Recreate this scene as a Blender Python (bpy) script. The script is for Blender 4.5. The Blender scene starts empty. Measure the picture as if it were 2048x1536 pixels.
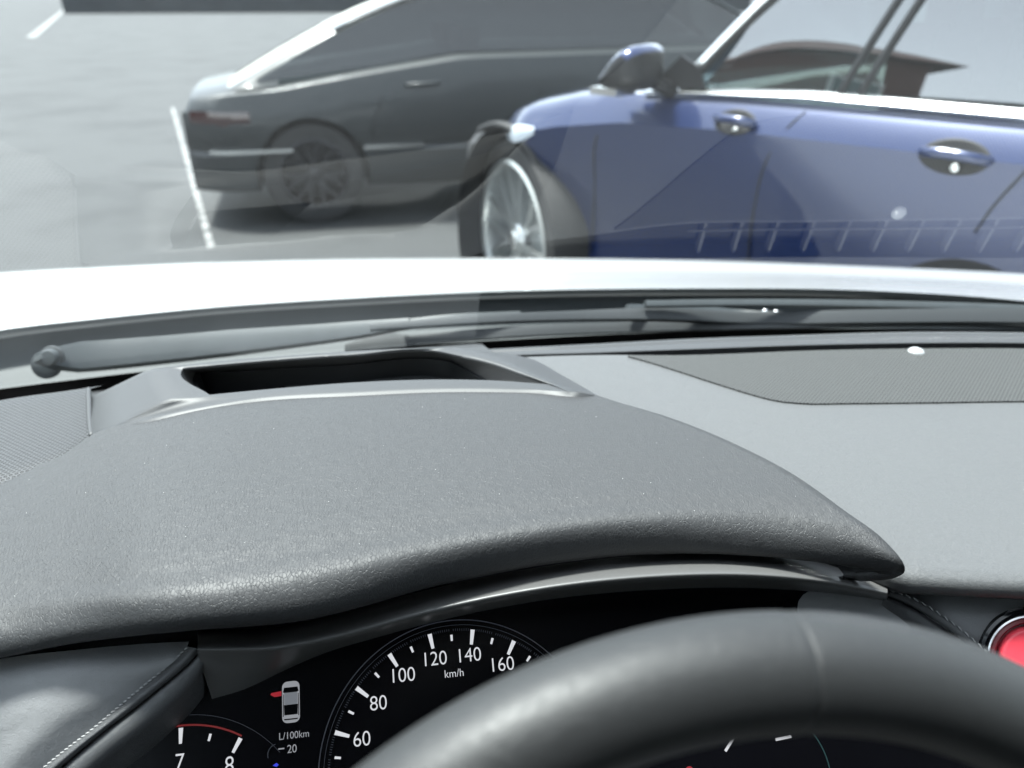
import bpy, bmesh, math, random
import numpy as np
from mathutils import Vector, Matrix
from mathutils.bvhtree import BVHTree

random.seed(4)
S = bpy.context.scene
COL = S.collection
R = math.radians

# ------------------------------------------------------------------ camera
EYE = np.array([0.0, 0.0, 1.42])
PITCH, YAW, FPX = R(27.0), R(8.0), 1538.0
cam_d = bpy.data.cameras.new("camera")
cam = bpy.data.objects.new("camera", cam_d)
COL.objects.link(cam)
cam.location = EYE
cam.rotation_euler = (R(90) - PITCH, 0, -YAW)
cam_d.sensor_width = 36.0
cam_d.lens = 36.0 * FPX / 2048.0
cam_d.clip_start = 0.01
cam_d.clip_end = 800
cam_d.dof.use_dof = True
cam_d.dof.focus_distance = 0.52
cam_d.dof.aperture_fstop = 5.8
S.camera = cam

# ------------------------------------------------------------------ sky, sun, exposure
SUN_EL, SUN_AZ = R(73), R(-55)            # azimuth measured from straight ahead (+Y) towards the right
world = bpy.data.worlds.new("World")
S.world = world
world.use_nodes = True
wn = world.node_tree
bg = wn.nodes["Background"]
sky = wn.nodes.new("ShaderNodeTexSky")
sky.sky_type = 'NISHITA'
sky.sun_disc = False
sky.sun_elevation = SUN_EL
sky.sun_rotation = SUN_AZ
hsv = wn.nodes.new("ShaderNodeHueSaturation")          # hazy bright sky: paler than a clear one
hsv.inputs['Saturation'].default_value = 0.30
wn.links.new(sky.outputs[0], hsv.inputs['Color'])
wn.links.new(hsv.outputs[0], bg.inputs[0])
bg.inputs[1].default_value = 0.105
sd = bpy.data.lights.new("sun", 'SUN')
sd.energy = 2.4
sd.angle = R(9)
sd.color = (1.0, 0.97, 0.93)
sun = bpy.data.objects.new("sun", sd)
COL.objects.link(sun)
sdir = Vector((math.sin(SUN_AZ) * math.cos(SUN_EL), math.cos(SUN_AZ) * math.cos(SUN_EL), math.sin(SUN_EL)))
sun.rotation_euler = sdir.to_track_quat('Z', 'Y').to_euler()
sun.location = (0, 0, 30)
S.view_settings.view_transform = 'Standard'
S.view_settings.look = 'None'
S.view_settings.exposure = 2.75
S.view_settings.gamma = 1.0
S.cycles.max_bounces = 8
S.cycles.transparent_max_bounces = 16
S.cycles.caustics_reflective = False
S.cycles.caustics_refractive = False
S.cycles.sample_clamp_indirect = 6.0

# ------------------------------------------------------------------ measuring helpers (real distances along sight lines)
_c, _s, _cy, _sy = math.cos(PITCH), math.sin(PITCH), math.cos(YAW), math.sin(YAW)

def ray(u, v):
    X = (u - 1024) / FPX
    V = (768 - v) / FPX
    Y = _c + V * _s
    return np.array([X * _cy + Y * _sy, -X * _sy + Y * _cy, V * _c - _s])

def T(u, v, t):
    return EYE + ray(u, v) * t

def Z(u, v, z):                             # z below eye level (negative)
    d = ray(u, v)
    return EYE + d * (z / d[2])

def PL(u, v, p0, n):
    d = ray(u, v)
    return EYE + d * (np.dot(p0 - EYE, n) / np.dot(d, n))

def FW(u, v, dist):                         # at a horizontal distance in front of the eye
    d = ray(u, v)
    return EYE + d * (dist / (d[0] * _sy + d[1] * _cy))

def E(x, y, z):
    return EYE + np.array([x, y, z])

# ------------------------------------------------------------------ geometry helpers
def spline(pts, n, closed=False):
    """Catmull-Rom through pts, resampled to n points at even arc length"""
    P = np.array(pts, float)
    if len(P) == 2:
        return np.array([P[0] + (P[1] - P[0]) * k / (n - 1) for k in range(n)])
    A = np.vstack([2 * P[0] - P[1], P, 2 * P[-1] - P[-2]])
    fine = []
    m = 14
    for i in range(1, len(A) - 2):
        p0, p1, p2, p3 = A[i - 1], A[i], A[i + 1], A[i + 2]
        d1 = np.linalg.norm(p2 - p1) + 1e-9
        d0 = np.linalg.norm(p1 - p0) + 1e-9
        d2 = np.linalg.norm(p3 - p2) + 1e-9
        m1 = d1 * ((p1 - p0) / d0 * d1 + (p2 - p1) / d1 * d0) / (d0 + d1)
        m2 = d1 * ((p2 - p1) / d1 * d2 + (p3 - p2) / d2 * d1) / (d1 + d2)
        for k in range(m):
            t = k / m
            fine.append((2*t**3-3*t*t+1)*p1 + (t**3-2*t*t+t)*m1 + (-2*t**3+3*t*t)*p2 + (t**3-t*t)*m2)
    fine.append(A[-2])
    F = np.array(fine)
    L = np.concatenate([[0], np.cumsum(np.linalg.norm(np.diff(F, axis=0), axis=1))])
    q = np.linspace(0, L[-1], n)
    return np.stack([np.interp(q, L, F[:, k]) for k in range(F.shape[1])], 1)

def lerp(a, b, k):
    return np.array(a) * (1 - k) + np.array(b) * k

def link(name, me, mat, parent=None, smooth=True):
    o = bpy.data.objects.new(name, me)
    COL.objects.link(o)
    mats = mat if isinstance(mat, (list, tuple)) else [mat]
    for m in mats:
        if m is not None:
            me.materials.append(m)
    if smooth:
        for p in me.polygons:
            p.use_smooth = True
    if parent is not None:
        o.parent = parent
        if parent.type == 'EMPTY':
            o.matrix_parent_inverse = Matrix.Translation(-parent.location)
    return o

def obj(name, bm, mat, parent=None, smooth=True, sharp=None):
    bmesh.ops.recalc_face_normals(bm, faces=bm.faces[:]) if sharp != 'keep' else None
    me = bpy.data.meshes.new(name)
    bm.to_mesh(me)
    bm.free()
    o = link(name, me, mat, parent, smooth)
    if smooth and sharp not in (None, 'keep'):
        me.set_sharp_from_angle(angle=R(sharp))
    return o

def bm_grid(bm, rows, closed=False, mi=0, flip=False):
    vs = [[bm.verts.new(p) for p in r] for r in rows]
    n = len(rows[0])
    for i in range(len(vs) - 1):
        for j in range(n if closed else n - 1):
            a, b = vs[i][j], vs[i][(j + 1) % n]
            c, d = vs[i + 1][(j + 1) % n], vs[i + 1][j]
            try:
                f = bm.faces.new((a, d, c, b) if flip else (a, b, c, d))
                f.material_index = mi
            except ValueError:
                pass
    return vs

def smooth_rows(rows, n_cols, n_rows):
    cols = [spline(r, n_cols) for r in rows]
    a = np.array(cols)                                  # rows x cols x 3
    out = np.array([spline(a[:, j], n_rows) for j in range(n_cols)])
    return out.transpose(1, 0, 2)

def frames(path):
    P = np.array(path)
    t = np.gradient(P, axis=0)
    t /= (np.linalg.norm(t, axis=1)[:, None] + 1e-12)
    up = np.array([0, 0, 1.0])
    a = np.cross(t, up)
    for i in range(len(a)):
        if np.linalg.norm(a[i]) < 1e-3:
            a[i] = np.array([1.0, 0, 0])
    a /= np.linalg.norm(a, axis=1)[:, None]
    b = np.cross(a, t)
    return P, t, a, b

def bm_tube(bm, path, rad, k=12, squash=1.0, caps=True, mi=0):
    P, t, a, b = frames(path)
    rad = np.broadcast_to(np.array(rad, float), (len(P),))
    rows = []
    for i in range(len(P)):
        rows.append([P[i] + rad[i] * (math.cos(q) * a[i] + squash * math.sin(q) * b[i]) for q in np.linspace(0, 2 * math.pi, k, endpoint=False)])
    vs = bm_grid(bm, rows, closed=True, mi=mi)
    if caps:
        for r in (vs[0], vs[-1]):
            f = bm.faces.new(r)
            f.material_index = mi

def bm_poly(bm, pts, mi=0):
    f = bm.faces.new([bm.verts.new(p) for p in pts])
    f.material_index = mi
    return f

def bm_prism(bm, pts, off, mi=0):
    """closed slab: polygon pts swept by the vector off"""
    off = np.array(off)
    a = [bm.verts.new(p) for p in pts]
    b = [bm.verts.new(np.array(p) + off) for p in pts]
    n = len(pts)
    fs = [bm.faces.new(a), bm.faces.new(b[::-1])]
    for i in range(n):
        fs.append(bm.faces.new((a[i], b[i], b[(i + 1) % n], a[(i + 1) % n])))
    for f in fs:
        f.material_index = mi

def bm_box(bm, c, half, ax=None, mi=0):
    ax = np.eye(3) if ax is None else np.array(ax)
    c = np.array(c)
    q = [c + sx * half[0] * ax[0] + sy * half[1] * ax[1] - half[2] * ax[2] for sx, sy in ((-1, -1), (1, -1), (1, 1), (-1, 1))]
    bm_prism(bm, q, 2 * half[2] * ax[2], mi)

def empty(name, loc):
    o = bpy.data.objects.new(name, None)
    o.location = Vector(loc)
    o.empty_display_size = 0.1
    COL.objects.link(o)
    return o

def tag(o, label=None, cat=None, group=None, kind=None):
    for k, v in (('label', label), ('category', cat), ('group', group), ('kind', kind)):
        if v:
            o[k] = v
    return o

# ------------------------------------------------------------------ materials
def material(name, col, rough=0.5, metal=0.0, spec=0.5, bump=None, coat=0.0, coat_rough=0.05, var=0.0, var_scale=8.0,
             emit=None, emit_strength=0.0, sheen=0.0, rough_var=0.0):
    m = bpy.data.materials.new(name)
    m.use_nodes = True
    nt = m.node_tree
    b = nt.nodes["Principled BSDF"]
    b.inputs['Base Color'].default_value = (*col, 1)
    b.inputs['Roughness'].default_value = rough
    b.inputs['Metallic'].default_value = metal
    b.inputs['Specular IOR Level'].default_value = spec
    b.inputs['Coat Weight'].default_value = coat
    b.inputs['Coat Roughness'].default_value = coat_rough
    b.inputs['Sheen Weight'].default_value = sheen
    if emit:
        b.inputs['Emission Color'].default_value = (*emit, 1)
        b.inputs['Emission Strength'].default_value = emit_strength
    tc = nt.nodes.new("ShaderNodeTexCoord")
    if var or rough_var:
        nz = nt.nodes.new("ShaderNodeTexNoise")
        nz.inputs['Scale'].default_value = var_scale
        nz.inputs['Detail'].default_value = 6
        nz.inputs['Roughness'].default_value = 0.62
        nt.links.new(tc.outputs['Object'], nz.inputs['Vector'])
        if var:
            mx = nt.nodes.new("ShaderNodeMix")
            mx.data_type = 'RGBA'
            mx.inputs['A'].default_value = (*[c * (1 - var) for c in col], 1)
            mx.inputs['B'].default_value = (*[min(1, c * (1 + var)) for c in col], 1)
            nt.links.new(nz.outputs['Fac'], mx.inputs['Factor'])
            nt.links.new(mx.outputs['Result'], b.inputs['Base Color'])
        if rough_var:
            mr = nt.nodes.new("ShaderNodeMapRange")
            mr.inputs['From Min'].default_value = 0.3
            mr.inputs['From Max'].default_value = 0.7
            mr.inputs['To Min'].default_value = max(0, rough - rough_var)
            mr.inputs['To Max'].default_value = min(1, rough + rough_var)
            nt.links.new(nz.outputs['Fac'], mr.inputs['Value'])
            nt.links.new(mr.outputs['Result'], b.inputs['Roughness'])
    if bump:
        bump(nt, tc, b)
    return m

def leather_bump(scale, dist, strength=0.6, stretch=(1, 1, 1), warp=0.0012, rot=0.0, edge=0.12, fine=0.25):
    def f(nt, tc, b):
        N = nt.nodes.new
        L = nt.links.new
        mp = N("ShaderNodeMapping")
        mp.inputs['Scale'].default_value = stretch
        mp.inputs['Rotation'].default_value = (0, 0, rot)
        L(tc.outputs['Object'], mp.inputs['Vector'])
        nz = N("ShaderNodeTexNoise")
        nz.inputs['Scale'].default_value = scale * 0.35
        nz.inputs['Detail'].default_value = 4
        L(mp.outputs[0], nz.inputs['Vector'])
        sb = N("ShaderNodeVectorMath"); sb.operation = 'SUBTRACT'
        sb.inputs[1].default_value = (0.5, 0.5, 0.5)
        L(nz.outputs['Color'], sb.inputs[0])
        sc = N("ShaderNodeVectorMath"); sc.operation = 'SCALE'
        sc.inputs['Scale'].default_value = warp * 6
        L(sb.outputs[0], sc.inputs[0])
        ad = N("ShaderNodeVectorMath"); ad.operation = 'ADD'
        L(mp.outputs[0], ad.inputs[0]); L(sc.outputs[0], ad.inputs[1])
        v1 = N("ShaderNodeTexVoronoi"); v1.feature = 'DISTANCE_TO_EDGE'
        v1.inputs['Scale'].default_value = scale
        L(ad.outputs[0], v1.inputs['Vector'])
        r1 = N("ShaderNodeMapRange"); r1.interpolation_type = 'SMOOTHSTEP'
        r1.inputs['From Max'].default_value = edge
        L(v1.outputs['Distance'], r1.inputs['Value'])
        n2 = N("ShaderNodeTexNoise")
        n2.inputs['Scale'].default_value = scale * 2.2
        n2.inputs['Detail'].default_value = 3
        L(tc.outputs['Object'], n2.inputs['Vector'])
        n3 = N("ShaderNodeTexNoise")
        n3.inputs['Scale'].default_value = scale * 0.45
        n3.inputs['Detail'].default_value = 2
        L(tc.outputs['Object'], n3.inputs['Vector'])
        mr = N("ShaderNodeMapRange")
        mr.inputs['From Min'].default_value = 0.35; mr.inputs['From Max'].default_value = 0.65
        mr.inputs['To Min'].default_value = 0.30; mr.inputs['To Max'].default_value = 1.0
        L(n3.outputs['Fac'], mr.inputs['Value'])
        mu = N("ShaderNodeMath"); mu.operation = 'MULTIPLY'
        L(r1.outputs[0], mu.inputs[0]); L(mr.outputs[0], mu.inputs[1])
        m2 = N("ShaderNodeMath"); m2.operation = 'MULTIPLY_ADD'
        m2.inputs[1].default_value = fine
        L(n2.outputs['Fac'], m2.inputs[0]); L(mu.outputs[0], m2.inputs[2])
        bp = N("ShaderNodeBump")
        bp.inputs['Strength'].default_value = strength
        bp.inputs['Distance'].default_value = dist
        L(m2.outputs[0], bp.inputs['Height'])
        L(bp.outputs[0], b.inputs['Normal'])
    return f

def noise_bump(scale, dist, strength=0.5, detail=3):
    def f(nt, tc, b):
        nz = nt.nodes.new("ShaderNodeTexNoise")
        nz.inputs['Scale'].default_value = scale
        nz.inputs['Detail'].default_value = detail
        nt.links.new(tc.outputs['Object'], nz.inputs['Vector'])
        bp = nt.nodes.new("ShaderNodeBump")
        bp.inputs['Strength'].default_value = strength
        bp.inputs['Distance'].default_value = dist
        nt.links.new(nz.outputs['Fac'], bp.inputs['Height'])
        nt.links.new(bp.outputs[0], b.inputs['Normal'])
    return f

def mesh_holes(pitch, angle, hole, depth_col, col, skew=0.5, elong=1.0):
    """rows of small round holes: dark bottoms and a bump rim"""
    def f(nt, tc, b):
        N = nt.nodes.new
        L = nt.links.new
        mp = N("ShaderNodeMapping")
        mp.inputs['Rotation'].default_value = (0, 0, angle)
        mp.inputs['Scale'].default_value = (1 / pitch, 1 / (pitch * elong), 0)
        L(tc.outputs['Object'], mp.inputs['Vector'])
        sx = N("ShaderNodeSeparateXYZ"); L(mp.outputs[0], sx.inputs[0])
        fy = N("ShaderNodeMath"); fy.operation = 'FLOOR'; L(sx.outputs['Y'], fy.inputs[0])
        sh = N("ShaderNodeMath"); sh.operation = 'MULTIPLY_ADD'; sh.inputs[1].default_value = skew
        L(fy.outputs[0], sh.inputs[0]); L(sx.outputs['X'], sh.inputs[2])
        fx = N("ShaderNodeMath"); fx.operation = 'FRACT'; L(sh.outputs[0], fx.inputs[0])
        fr = N("ShaderNodeMath"); fr.operation = 'FRACT'; L(sx.outputs['Y'], fr.inputs[0])
        cb = N("ShaderNodeCombineXYZ"); L(fx.outputs[0], cb.inputs[0]); L(fr.outputs[0], cb.inputs[1])
        ds = N("ShaderNodeVectorMath"); ds.operation = 'DISTANCE'; ds.inputs[1].default_value = (0.5, 0.5, 0)
        L(cb.outputs[0], ds.inputs[0])
        mr = N("ShaderNodeMapRange"); mr.interpolation_type = 'SMOOTHSTEP'
        mr.inputs['From Min'].default_value = hole * 0.75; mr.inputs['From Max'].default_value = hole * 1.15
        L(ds.outputs['Value'], mr.inputs['Value'])
        mx = N("ShaderNodeMix"); mx.data_type = 'RGBA'
        mx.inputs['A'].default_value = (*depth_col, 1); mx.inputs['B'].default_value = (*col, 1)
        L(mr.outputs[0], mx.inputs['Factor'])
        L(mx.outputs['Result'], b.inputs['Base Color'])
        bp = N("ShaderNodeBump"); bp.inputs['Strength'].default_value = 0.8
        bp.inputs['Distance'].default_value = pitch * 0.4
        L(mr.outputs[0], bp.inputs['Height']); L(bp.outputs[0], b.inputs['Normal'])
    return f

def thin_glass(name, tint, base=0.085, gain=0.92, dust=0.0):
    m = bpy.data.materials.new(name)
    m.use_nodes = True
    nt = m.node_tree
    nt.nodes.clear()
    N = nt.nodes.new
    L = nt.links.new
    out = N("ShaderNodeOutputMaterial")
    ge = N("ShaderNodeNewGeometry")
    dp = N("ShaderNodeVectorMath"); dp.operation = 'DOT_PRODUCT'
    L(ge.outputs['Normal'], dp.inputs[0]); L(ge.outputs['Incoming'], dp.inputs[1])
    ab = N("ShaderNodeMath"); ab.operation = 'ABSOLUTE'; L(dp.outputs['Value'], ab.inputs[0])
    iv = N("ShaderNodeMath"); iv.operation = 'SUBTRACT'; iv.inputs[0].default_value = 1.0; L(ab.outputs[0], iv.inputs[1])
    pw = N("ShaderNodeMath"); pw.operation = 'POWER'; pw.inputs[1].default_value = 5.0; L(iv.outputs[0], pw.inputs[0])
    ma = N("ShaderNodeMath"); ma.operation = 'MULTIPLY_ADD'; ma.use_clamp = True
    ma.inputs[1].default_value = gain; ma.inputs[2].default_value = base
    L(pw.outputs[0], ma.inputs[0])
    tr = N("ShaderNodeBsdfTransparent"); tr.inputs[0].default_value = (*tint, 1)
    gl = N("ShaderNodeBsdfGlossy"); gl.inputs['Roughness'].default_value = 0.0
    gl.inputs['Color'].default_value = (1, 1, 1, 1)
    mx = N("ShaderNodeMixShader")
    L(ma.outputs[0], mx.inputs[0]); L(tr.outputs[0], mx.inputs[1]); L(gl.outputs[0], mx.inputs[2])
    last = mx
    if dust:
        df = N("ShaderNodeBsdfDiffuse"); df.inputs['Color'].default_value = (0.7, 0.7, 0.68, 1)
        m2 = N("ShaderNodeMixShader"); m2.inputs[0].default_value = dust
        L(mx.outputs[0], m2.inputs[1]); L(df.outputs[0], m2.inputs[2])
        last = m2
    L(last.outputs[0], out.inputs['Surface'])
    return m

GR = (0.027, 0.0275, 0.029)
M = {}
M['leather'] = material('grained_dash_skin', GR, 0.55, spec=0.5, bump=leather_bump(350, 0.0005, 0.5, (1.6, 0.75, 1.0), rot=0.6, edge=0.10, fine=0.05, warp=0.0004))
M['smooth'] = material('smooth_dash_plastic', (0.036, 0.037, 0.039), 0.50, bump=noise_bump(1500, 0.0002, 0.35))
M['fine'] = material('fine_grain_plastic', (0.072, 0.074, 0.076), 0.50, bump=leather_bump(620, 0.0004, 0.55), rough_var=0.10, var=0.06, var_scale=7)
M['lower'] = material('lower_dash_skin', (0.22, 0.221, 0.226), 0.46, bump=leather_bump(600, 0.00025, 0.5))
M['roll'] = material('bolster_skin', (0.065, 0.066, 0.069), 0.42, bump=leather_bump(700, 0.0003, 0.5))
M['wheel'] = material('wheel_leather', (0.017, 0.0175, 0.0182), 0.47, spec=0.5, bump=leather_bump(800, 0.00015, 0.35))
M['black'] = material('black_plastic', (0.012, 0.012, 0.013), 0.4)
M['gloss_black'] = material('gloss_black', (0.006, 0.006, 0.008), 0.12)
M['cavity'] = material('cavity_black', (0.01, 0.011, 0.012), 0.55)
M['bezel'] = material('bezel_plastic', (0.085, 0.084, 0.083), 0.36, bump=noise_bump(1800, 0.00015, 0.4))
M['dial'] = material('dial_face', (0.0015, 0.0015, 0.0022), 0.22, spec=0.25)
M['frit'] = material('black_glass_edge', (0.003, 0.003, 0.0035), 0.5, spec=0.2)
M['speaker'] = material('speaker_mesh', (0.06, 0.06, 0.065), 0.5, bump=mesh_holes(0.0034, R(38), 0.36, (0.008, 0.008, 0.009), (0.042, 0.043, 0.046)))
M['vent_mesh'] = material('woven_mesh', (0.05, 0.05, 0.05), 0.6, bump=mesh_holes(0.0034, R(20), 0.33, (0.005, 0.005, 0.005), (0.050, 0.051, 0.049)))
M['white_paint'] = material('white_car_paint', (0.63, 0.64, 0.64), 0.35, coat=1.0, coat_rough=0.04)
M['cowl'] = material('cowl_plastic', (0.060, 0.068, 0.070), 0.6, bump=noise_bump(700, 0.0006, 0.5))
M['wiper'] = material('wiper_black', (0.048, 0.055, 0.058), 0.45, var=0.25, var_scale=40)
M['rubber'] = material('rubber', (0.040, 0.044, 0.047), 0.55)
M['steel'] = material('bright_metal', (0.8, 0.8, 0.8), 0.32, metal=1.0)
M['thread'] = material('grey_thread', (0.30, 0.30, 0.30), 0.7)
M['sensor'] = material('sensor_dome', (0.36, 0.37, 0.37), 0.25, coat=0.6)
M['red'] = material('red_plastic', (0.80, 0.07, 0.10), 0.35, spec=0.4)
M['dark_red'] = material('dark_red_plastic', (0.16, 0.008, 0.015), 0.4)
M['lit_white'] = material('lit_white_marking', (0.02, 0.02, 0.02), 0.5, emit=(0.93, 0.95, 1.0), emit_strength=0.105)
M['lit_grey'] = material('lit_grey_marking', (0.02, 0.02, 0.02), 0.5, emit=(0.85, 0.88, 0.95), emit_strength=0.045)
M['lit_faint'] = material('lit_faint_marking', (0.01, 0.01, 0.012), 0.5, emit=(0.6, 0.7, 1.0), emit_strength=0.0035)
M['lit_red'] = material('lit_red_marking', (0.02, 0.0, 0.0), 0.5, emit=(1.0, 0.03, 0.03), emit_strength=0.020)
M['lit_bright_red'] = material('lit_bright_red_marking', (0.02, 0.0, 0.0), 0.5, emit=(1.0, 0.02, 0.05), emit_strength=0.045)
M['lit_blue'] = material('lit_blue_marking', (0.0, 0.0, 0.02), 0.5, emit=(0.05, 0.08, 1.0), emit_strength=0.10)
M['lit_teal'] = material('lit_teal_marking', (0.0, 0.01, 0.01), 0.5, emit=(0.1, 0.6, 0.7), emit_strength=0.003)
M['headliner'] = material('headliner_cloth', (0.03, 0.03, 0.03), 0.9)
M['seat'] = material('seat_cloth', (0.02, 0.02, 0.021), 0.7)
M['windshield'] = thin_glass('windshield_glass', (0.79, 0.86, 0.86), 0.080, 0.55, dust=0.003)
M['privacy_glass'] = thin_glass('privacy_glass', (0.05, 0.055, 0.055))
M['side_glass'] = thin_glass('side_glass', (0.80, 0.85, 0.85))

# ------------------------------------------------------------------ ground
def ground_material():
    m = material('asphalt', (0.09, 0.093, 0.096), 0.75)
    nt = m.node_tree
    b = nt.nodes["Principled BSDF"]
    N = nt.nodes.new
    L = nt.links.new
    tc = N("ShaderNodeTexCoord")
    n1 = N("ShaderNodeTexNoise"); n1.inputs['Scale'].default_value = 0.8; n1.inputs['Detail'].default_value = 7; n1.inputs['Roughness'].default_value = 0.62
    n2 = N("ShaderNodeTexNoise"); n2.inputs['Scale'].default_value = 55; n2.inputs['Detail'].default_value = 4
    for n in (n1, n2):
        L(tc.outputs['Object'], n.inputs['Vector'])
    c1 = N("ShaderNodeMix"); c1.data_type = 'RGBA'
    c1.inputs['A'].default_value = (0.021, 0.0225, 0.023, 1); c1.inputs['B'].default_value = (0.037, 0.039, 0.0395, 1)
    rs = N("ShaderNodeMapRange"); rs.interpolation_type = 'SMOOTHSTEP'; rs.inputs['From Min'].default_value = 0.33; rs.inputs['From Max'].default_value = 0.56
    L(n1.outputs['Fac'], rs.inputs['Value']); L(rs.outputs[0], c1.inputs['Factor'])
    c2 = N("ShaderNodeMix"); c2.data_type = 'RGBA'; c2.blend_type = 'MULTIPLY'; c2.inputs['Factor'].default_value = 0.5
    rp = N("ShaderNodeMapRange"); rp.inputs['From Min'].default_value = 0.3; rp.inputs['From Max'].default_value = 0.7
    rp.inputs['To Min'].default_value = 0.55; rp.inputs['To Max'].default_value = 1.25
    L(n2.outputs['Fac'], rp.inputs['Value'])
    L(c1.outputs['Result'], c2.inputs['A']); L(rp.outputs[0], c2.inputs['B'])
    L(c2.outputs['Result'], b.inputs['Base Color'])
    bp = N("ShaderNodeBump"); bp.inputs['Strength'].default_value = 0.5; bp.inputs['Distance'].default_value = 0.01
    L(n2.outputs['Fac'], bp.inputs['Height']); L(bp.outputs[0], b.inputs['Normal'])
    return m

bm = bmesh.new()
bm_poly(bm, [(-300, -300, 0), (300, -300, 0), (300, 300, 0), (-300, 300, 0)])
tag(obj('ground', bm, ground_material(), smooth=False), kind='structure')

def worn(nt, tc, b):
    nz = nt.nodes.new("ShaderNodeTexNoise"); nz.inputs['Scale'].default_value = 9; nz.inputs['Detail'].default_value = 8; nz.inputs['Roughness'].default_value = 0.7
    nt.links.new(tc.outputs['Object'], nz.inputs['Vector'])
    mr = nt.nodes.new("ShaderNodeMapRange"); mr.inputs['From Min'].default_value = 0.40; mr.inputs['From Max'].default_value = 0.56
    nt.links.new(nz.outputs['Fac'], mr.inputs['Value'])
    mx = nt.nodes.new("ShaderNodeMix"); mx.data_type = 'RGBA'
    mx.inputs['A'].default_value = (0.05, 0.052, 0.052, 1); mx.inputs['B'].default_value = (0.25, 0.25, 0.245, 1)
    nt.links.new(mr.outputs[0], mx.inputs['Factor']); nt.links.new(mx.outputs['Result'], b.inputs['Base Color'])
M['road_paint'] = material('road_paint', (0.4, 0.4, 0.4), 0.7, bump=worn)
def painted_line(p, q, w):
    p, q = np.array(p), np.array(q)
    d = (q - p) / np.linalg.norm(q - p)
    n = np.array([-d[1], d[0]]) * w / 2
    b_ = bmesh.new()
    bm_poly(b_, [(*(p - n), 0.004), (*(q - n), 0.004), (*(q + n), 0.004), (*(p + n), 0.004)])
    tag(obj('parking_line', b_, M['road_paint'], smooth=False), kind='structure')
g = lambda u, v: Z(u, v, -1.42)[:2]
painted_line(g(345, 215), g(424, 500), 0.042)
painted_line(g(62, 75), g(150, 2), 0.3)

# ================================================================== WHITE CAR (the one the picture is taken from)
car = empty('white_car', (0.455, 0.3, 0))
tag(car, "white car seen from its driver's seat, with a grey dashboard and steering wheel", 'car')

# ---------------- windshield
W0, WA = -0.43, R(36)
def base_y(x):
    return 0.955 - 0.15 * (x - 0.15) ** 2
def glass_pt(x, w, off=0.0):
    y = base_y(x) - w * math.cos(WA)
    z = W0 + w * math.sin(WA)
    return E(x, y + off * math.sin(WA), z + off * math.cos(WA))
XL, XR = -0.60, 1.45
def glass_grid(w0, w1, nw, off, nx=48, x0=XL, x1=XR):
    return [[glass_pt(x, w, off) for x in np.linspace(x0, x1, nx)] for w in np.linspace(w0, w1, nw)]
bm = bmesh.new()
bm_grid(bm, glass_grid(-0.05, 1.20, 20, 0.0))
obj('windshield', bm, M['windshield'], car)
bm = bmesh.new()
bm_grid(bm, glass_grid(-0.10, 0.045, 5, -0.003))
obj('windshield_border', bm, M['frit'], car)
bm = bmesh.new()
bm_grid(bm, glass_grid(-0.25, 1.0, 24, 0.0, x0=-1.0, x1=1.9))
GLASS = BVHTree.FromBMesh(bm)
bm.free()
def on_glass(u, v, off=0.02):
    d = Vector(ray(u, v)).normalized()
    h = GLASS.ray_cast(Vector(EYE), d)
    n = np.array([0, math.sin(WA), math.cos(WA)])
    if h[0] is None:
        return PL(u, v, glass_pt(0.2, 0) + n * off, n)
    # the glass is locally flat: meet the plane lifted by off
    return PL(u, v, np.array(h[0]) + n * off, n)

# ---------------- bonnet
near = [(-420, 735), (-200, 694), (0, 660), (200, 637), (400, 617), (700, 597), (1000, 583), (1400, 577), (1700, 580), (2048, 602), (2300, 634), (2520, 668)]
crest = [(-420, 585), (-200, 563), (0, 545), (200, 534), (400, 525), (600, 519), (1000, 516), (1400, 521), (1700, 532), (2048, 549), (2300, 568), (2520, 590)]
r_lip = [Z(u, v + 3, -0.408) for u, v in near]
r_near = [Z(u, v, -0.400) for u, v in near]
r_mid, r_crest = [], []
for (u, v), (u2, v2), p in zip(near, crest, r_near):
    dn = np.hypot(p[0] - EYE[0], p[1])
    ratio = 1.72 / 1.09
    r_crest.append(FW(u2, v2, np.dot(p[:2] - EYE[:2], [_sy, _cy]) * ratio))
    r_mid.append(FW(0.5 * u + 0.5 * u2, 0.42 * v + 0.58 * v2, np.dot(p[:2] - EYE[:2], [_sy, _cy]) * (0.5 + 0.5 * ratio)))
r_d = [p + np.array([0, 0.18, -0.085]) for p in r_crest]
r_e = [p + np.array([0, 0.36, -0.24]) for p in r_crest]
r_f = [p + np.array([0, 0.42, -0.48]) for p in r_crest]
rows = smooth_rows([r_near, r_mid, r_crest, r_d, r_e, r_f], 60, 40)
bm = bmesh.new()
lip = spline(r_lip, 60)
lip2 = [p + np.array([0, 0.05, -0.03]) for p in lip]
bm_grid(bm, [lip2, lip] + list(rows))
# wings down both sides
for k in (0, -1):
    edge = [r[k] for r in rows]
    dx = -0.05 if k == 0 else 0.05
    bm_grid(bm, [edge, [p + np.array([dx, 0, -0.06]) for p in edge], [np.array([p[0] + dx * 1.3, p[1], min(p[2] - 0.12, 0.72)]) for p in edge], [np.array([p[0] + dx, p[1], 0.40]) for p in edge]])
obj('bonnet', bm, M['white_paint'], car, sharp=50)

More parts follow.
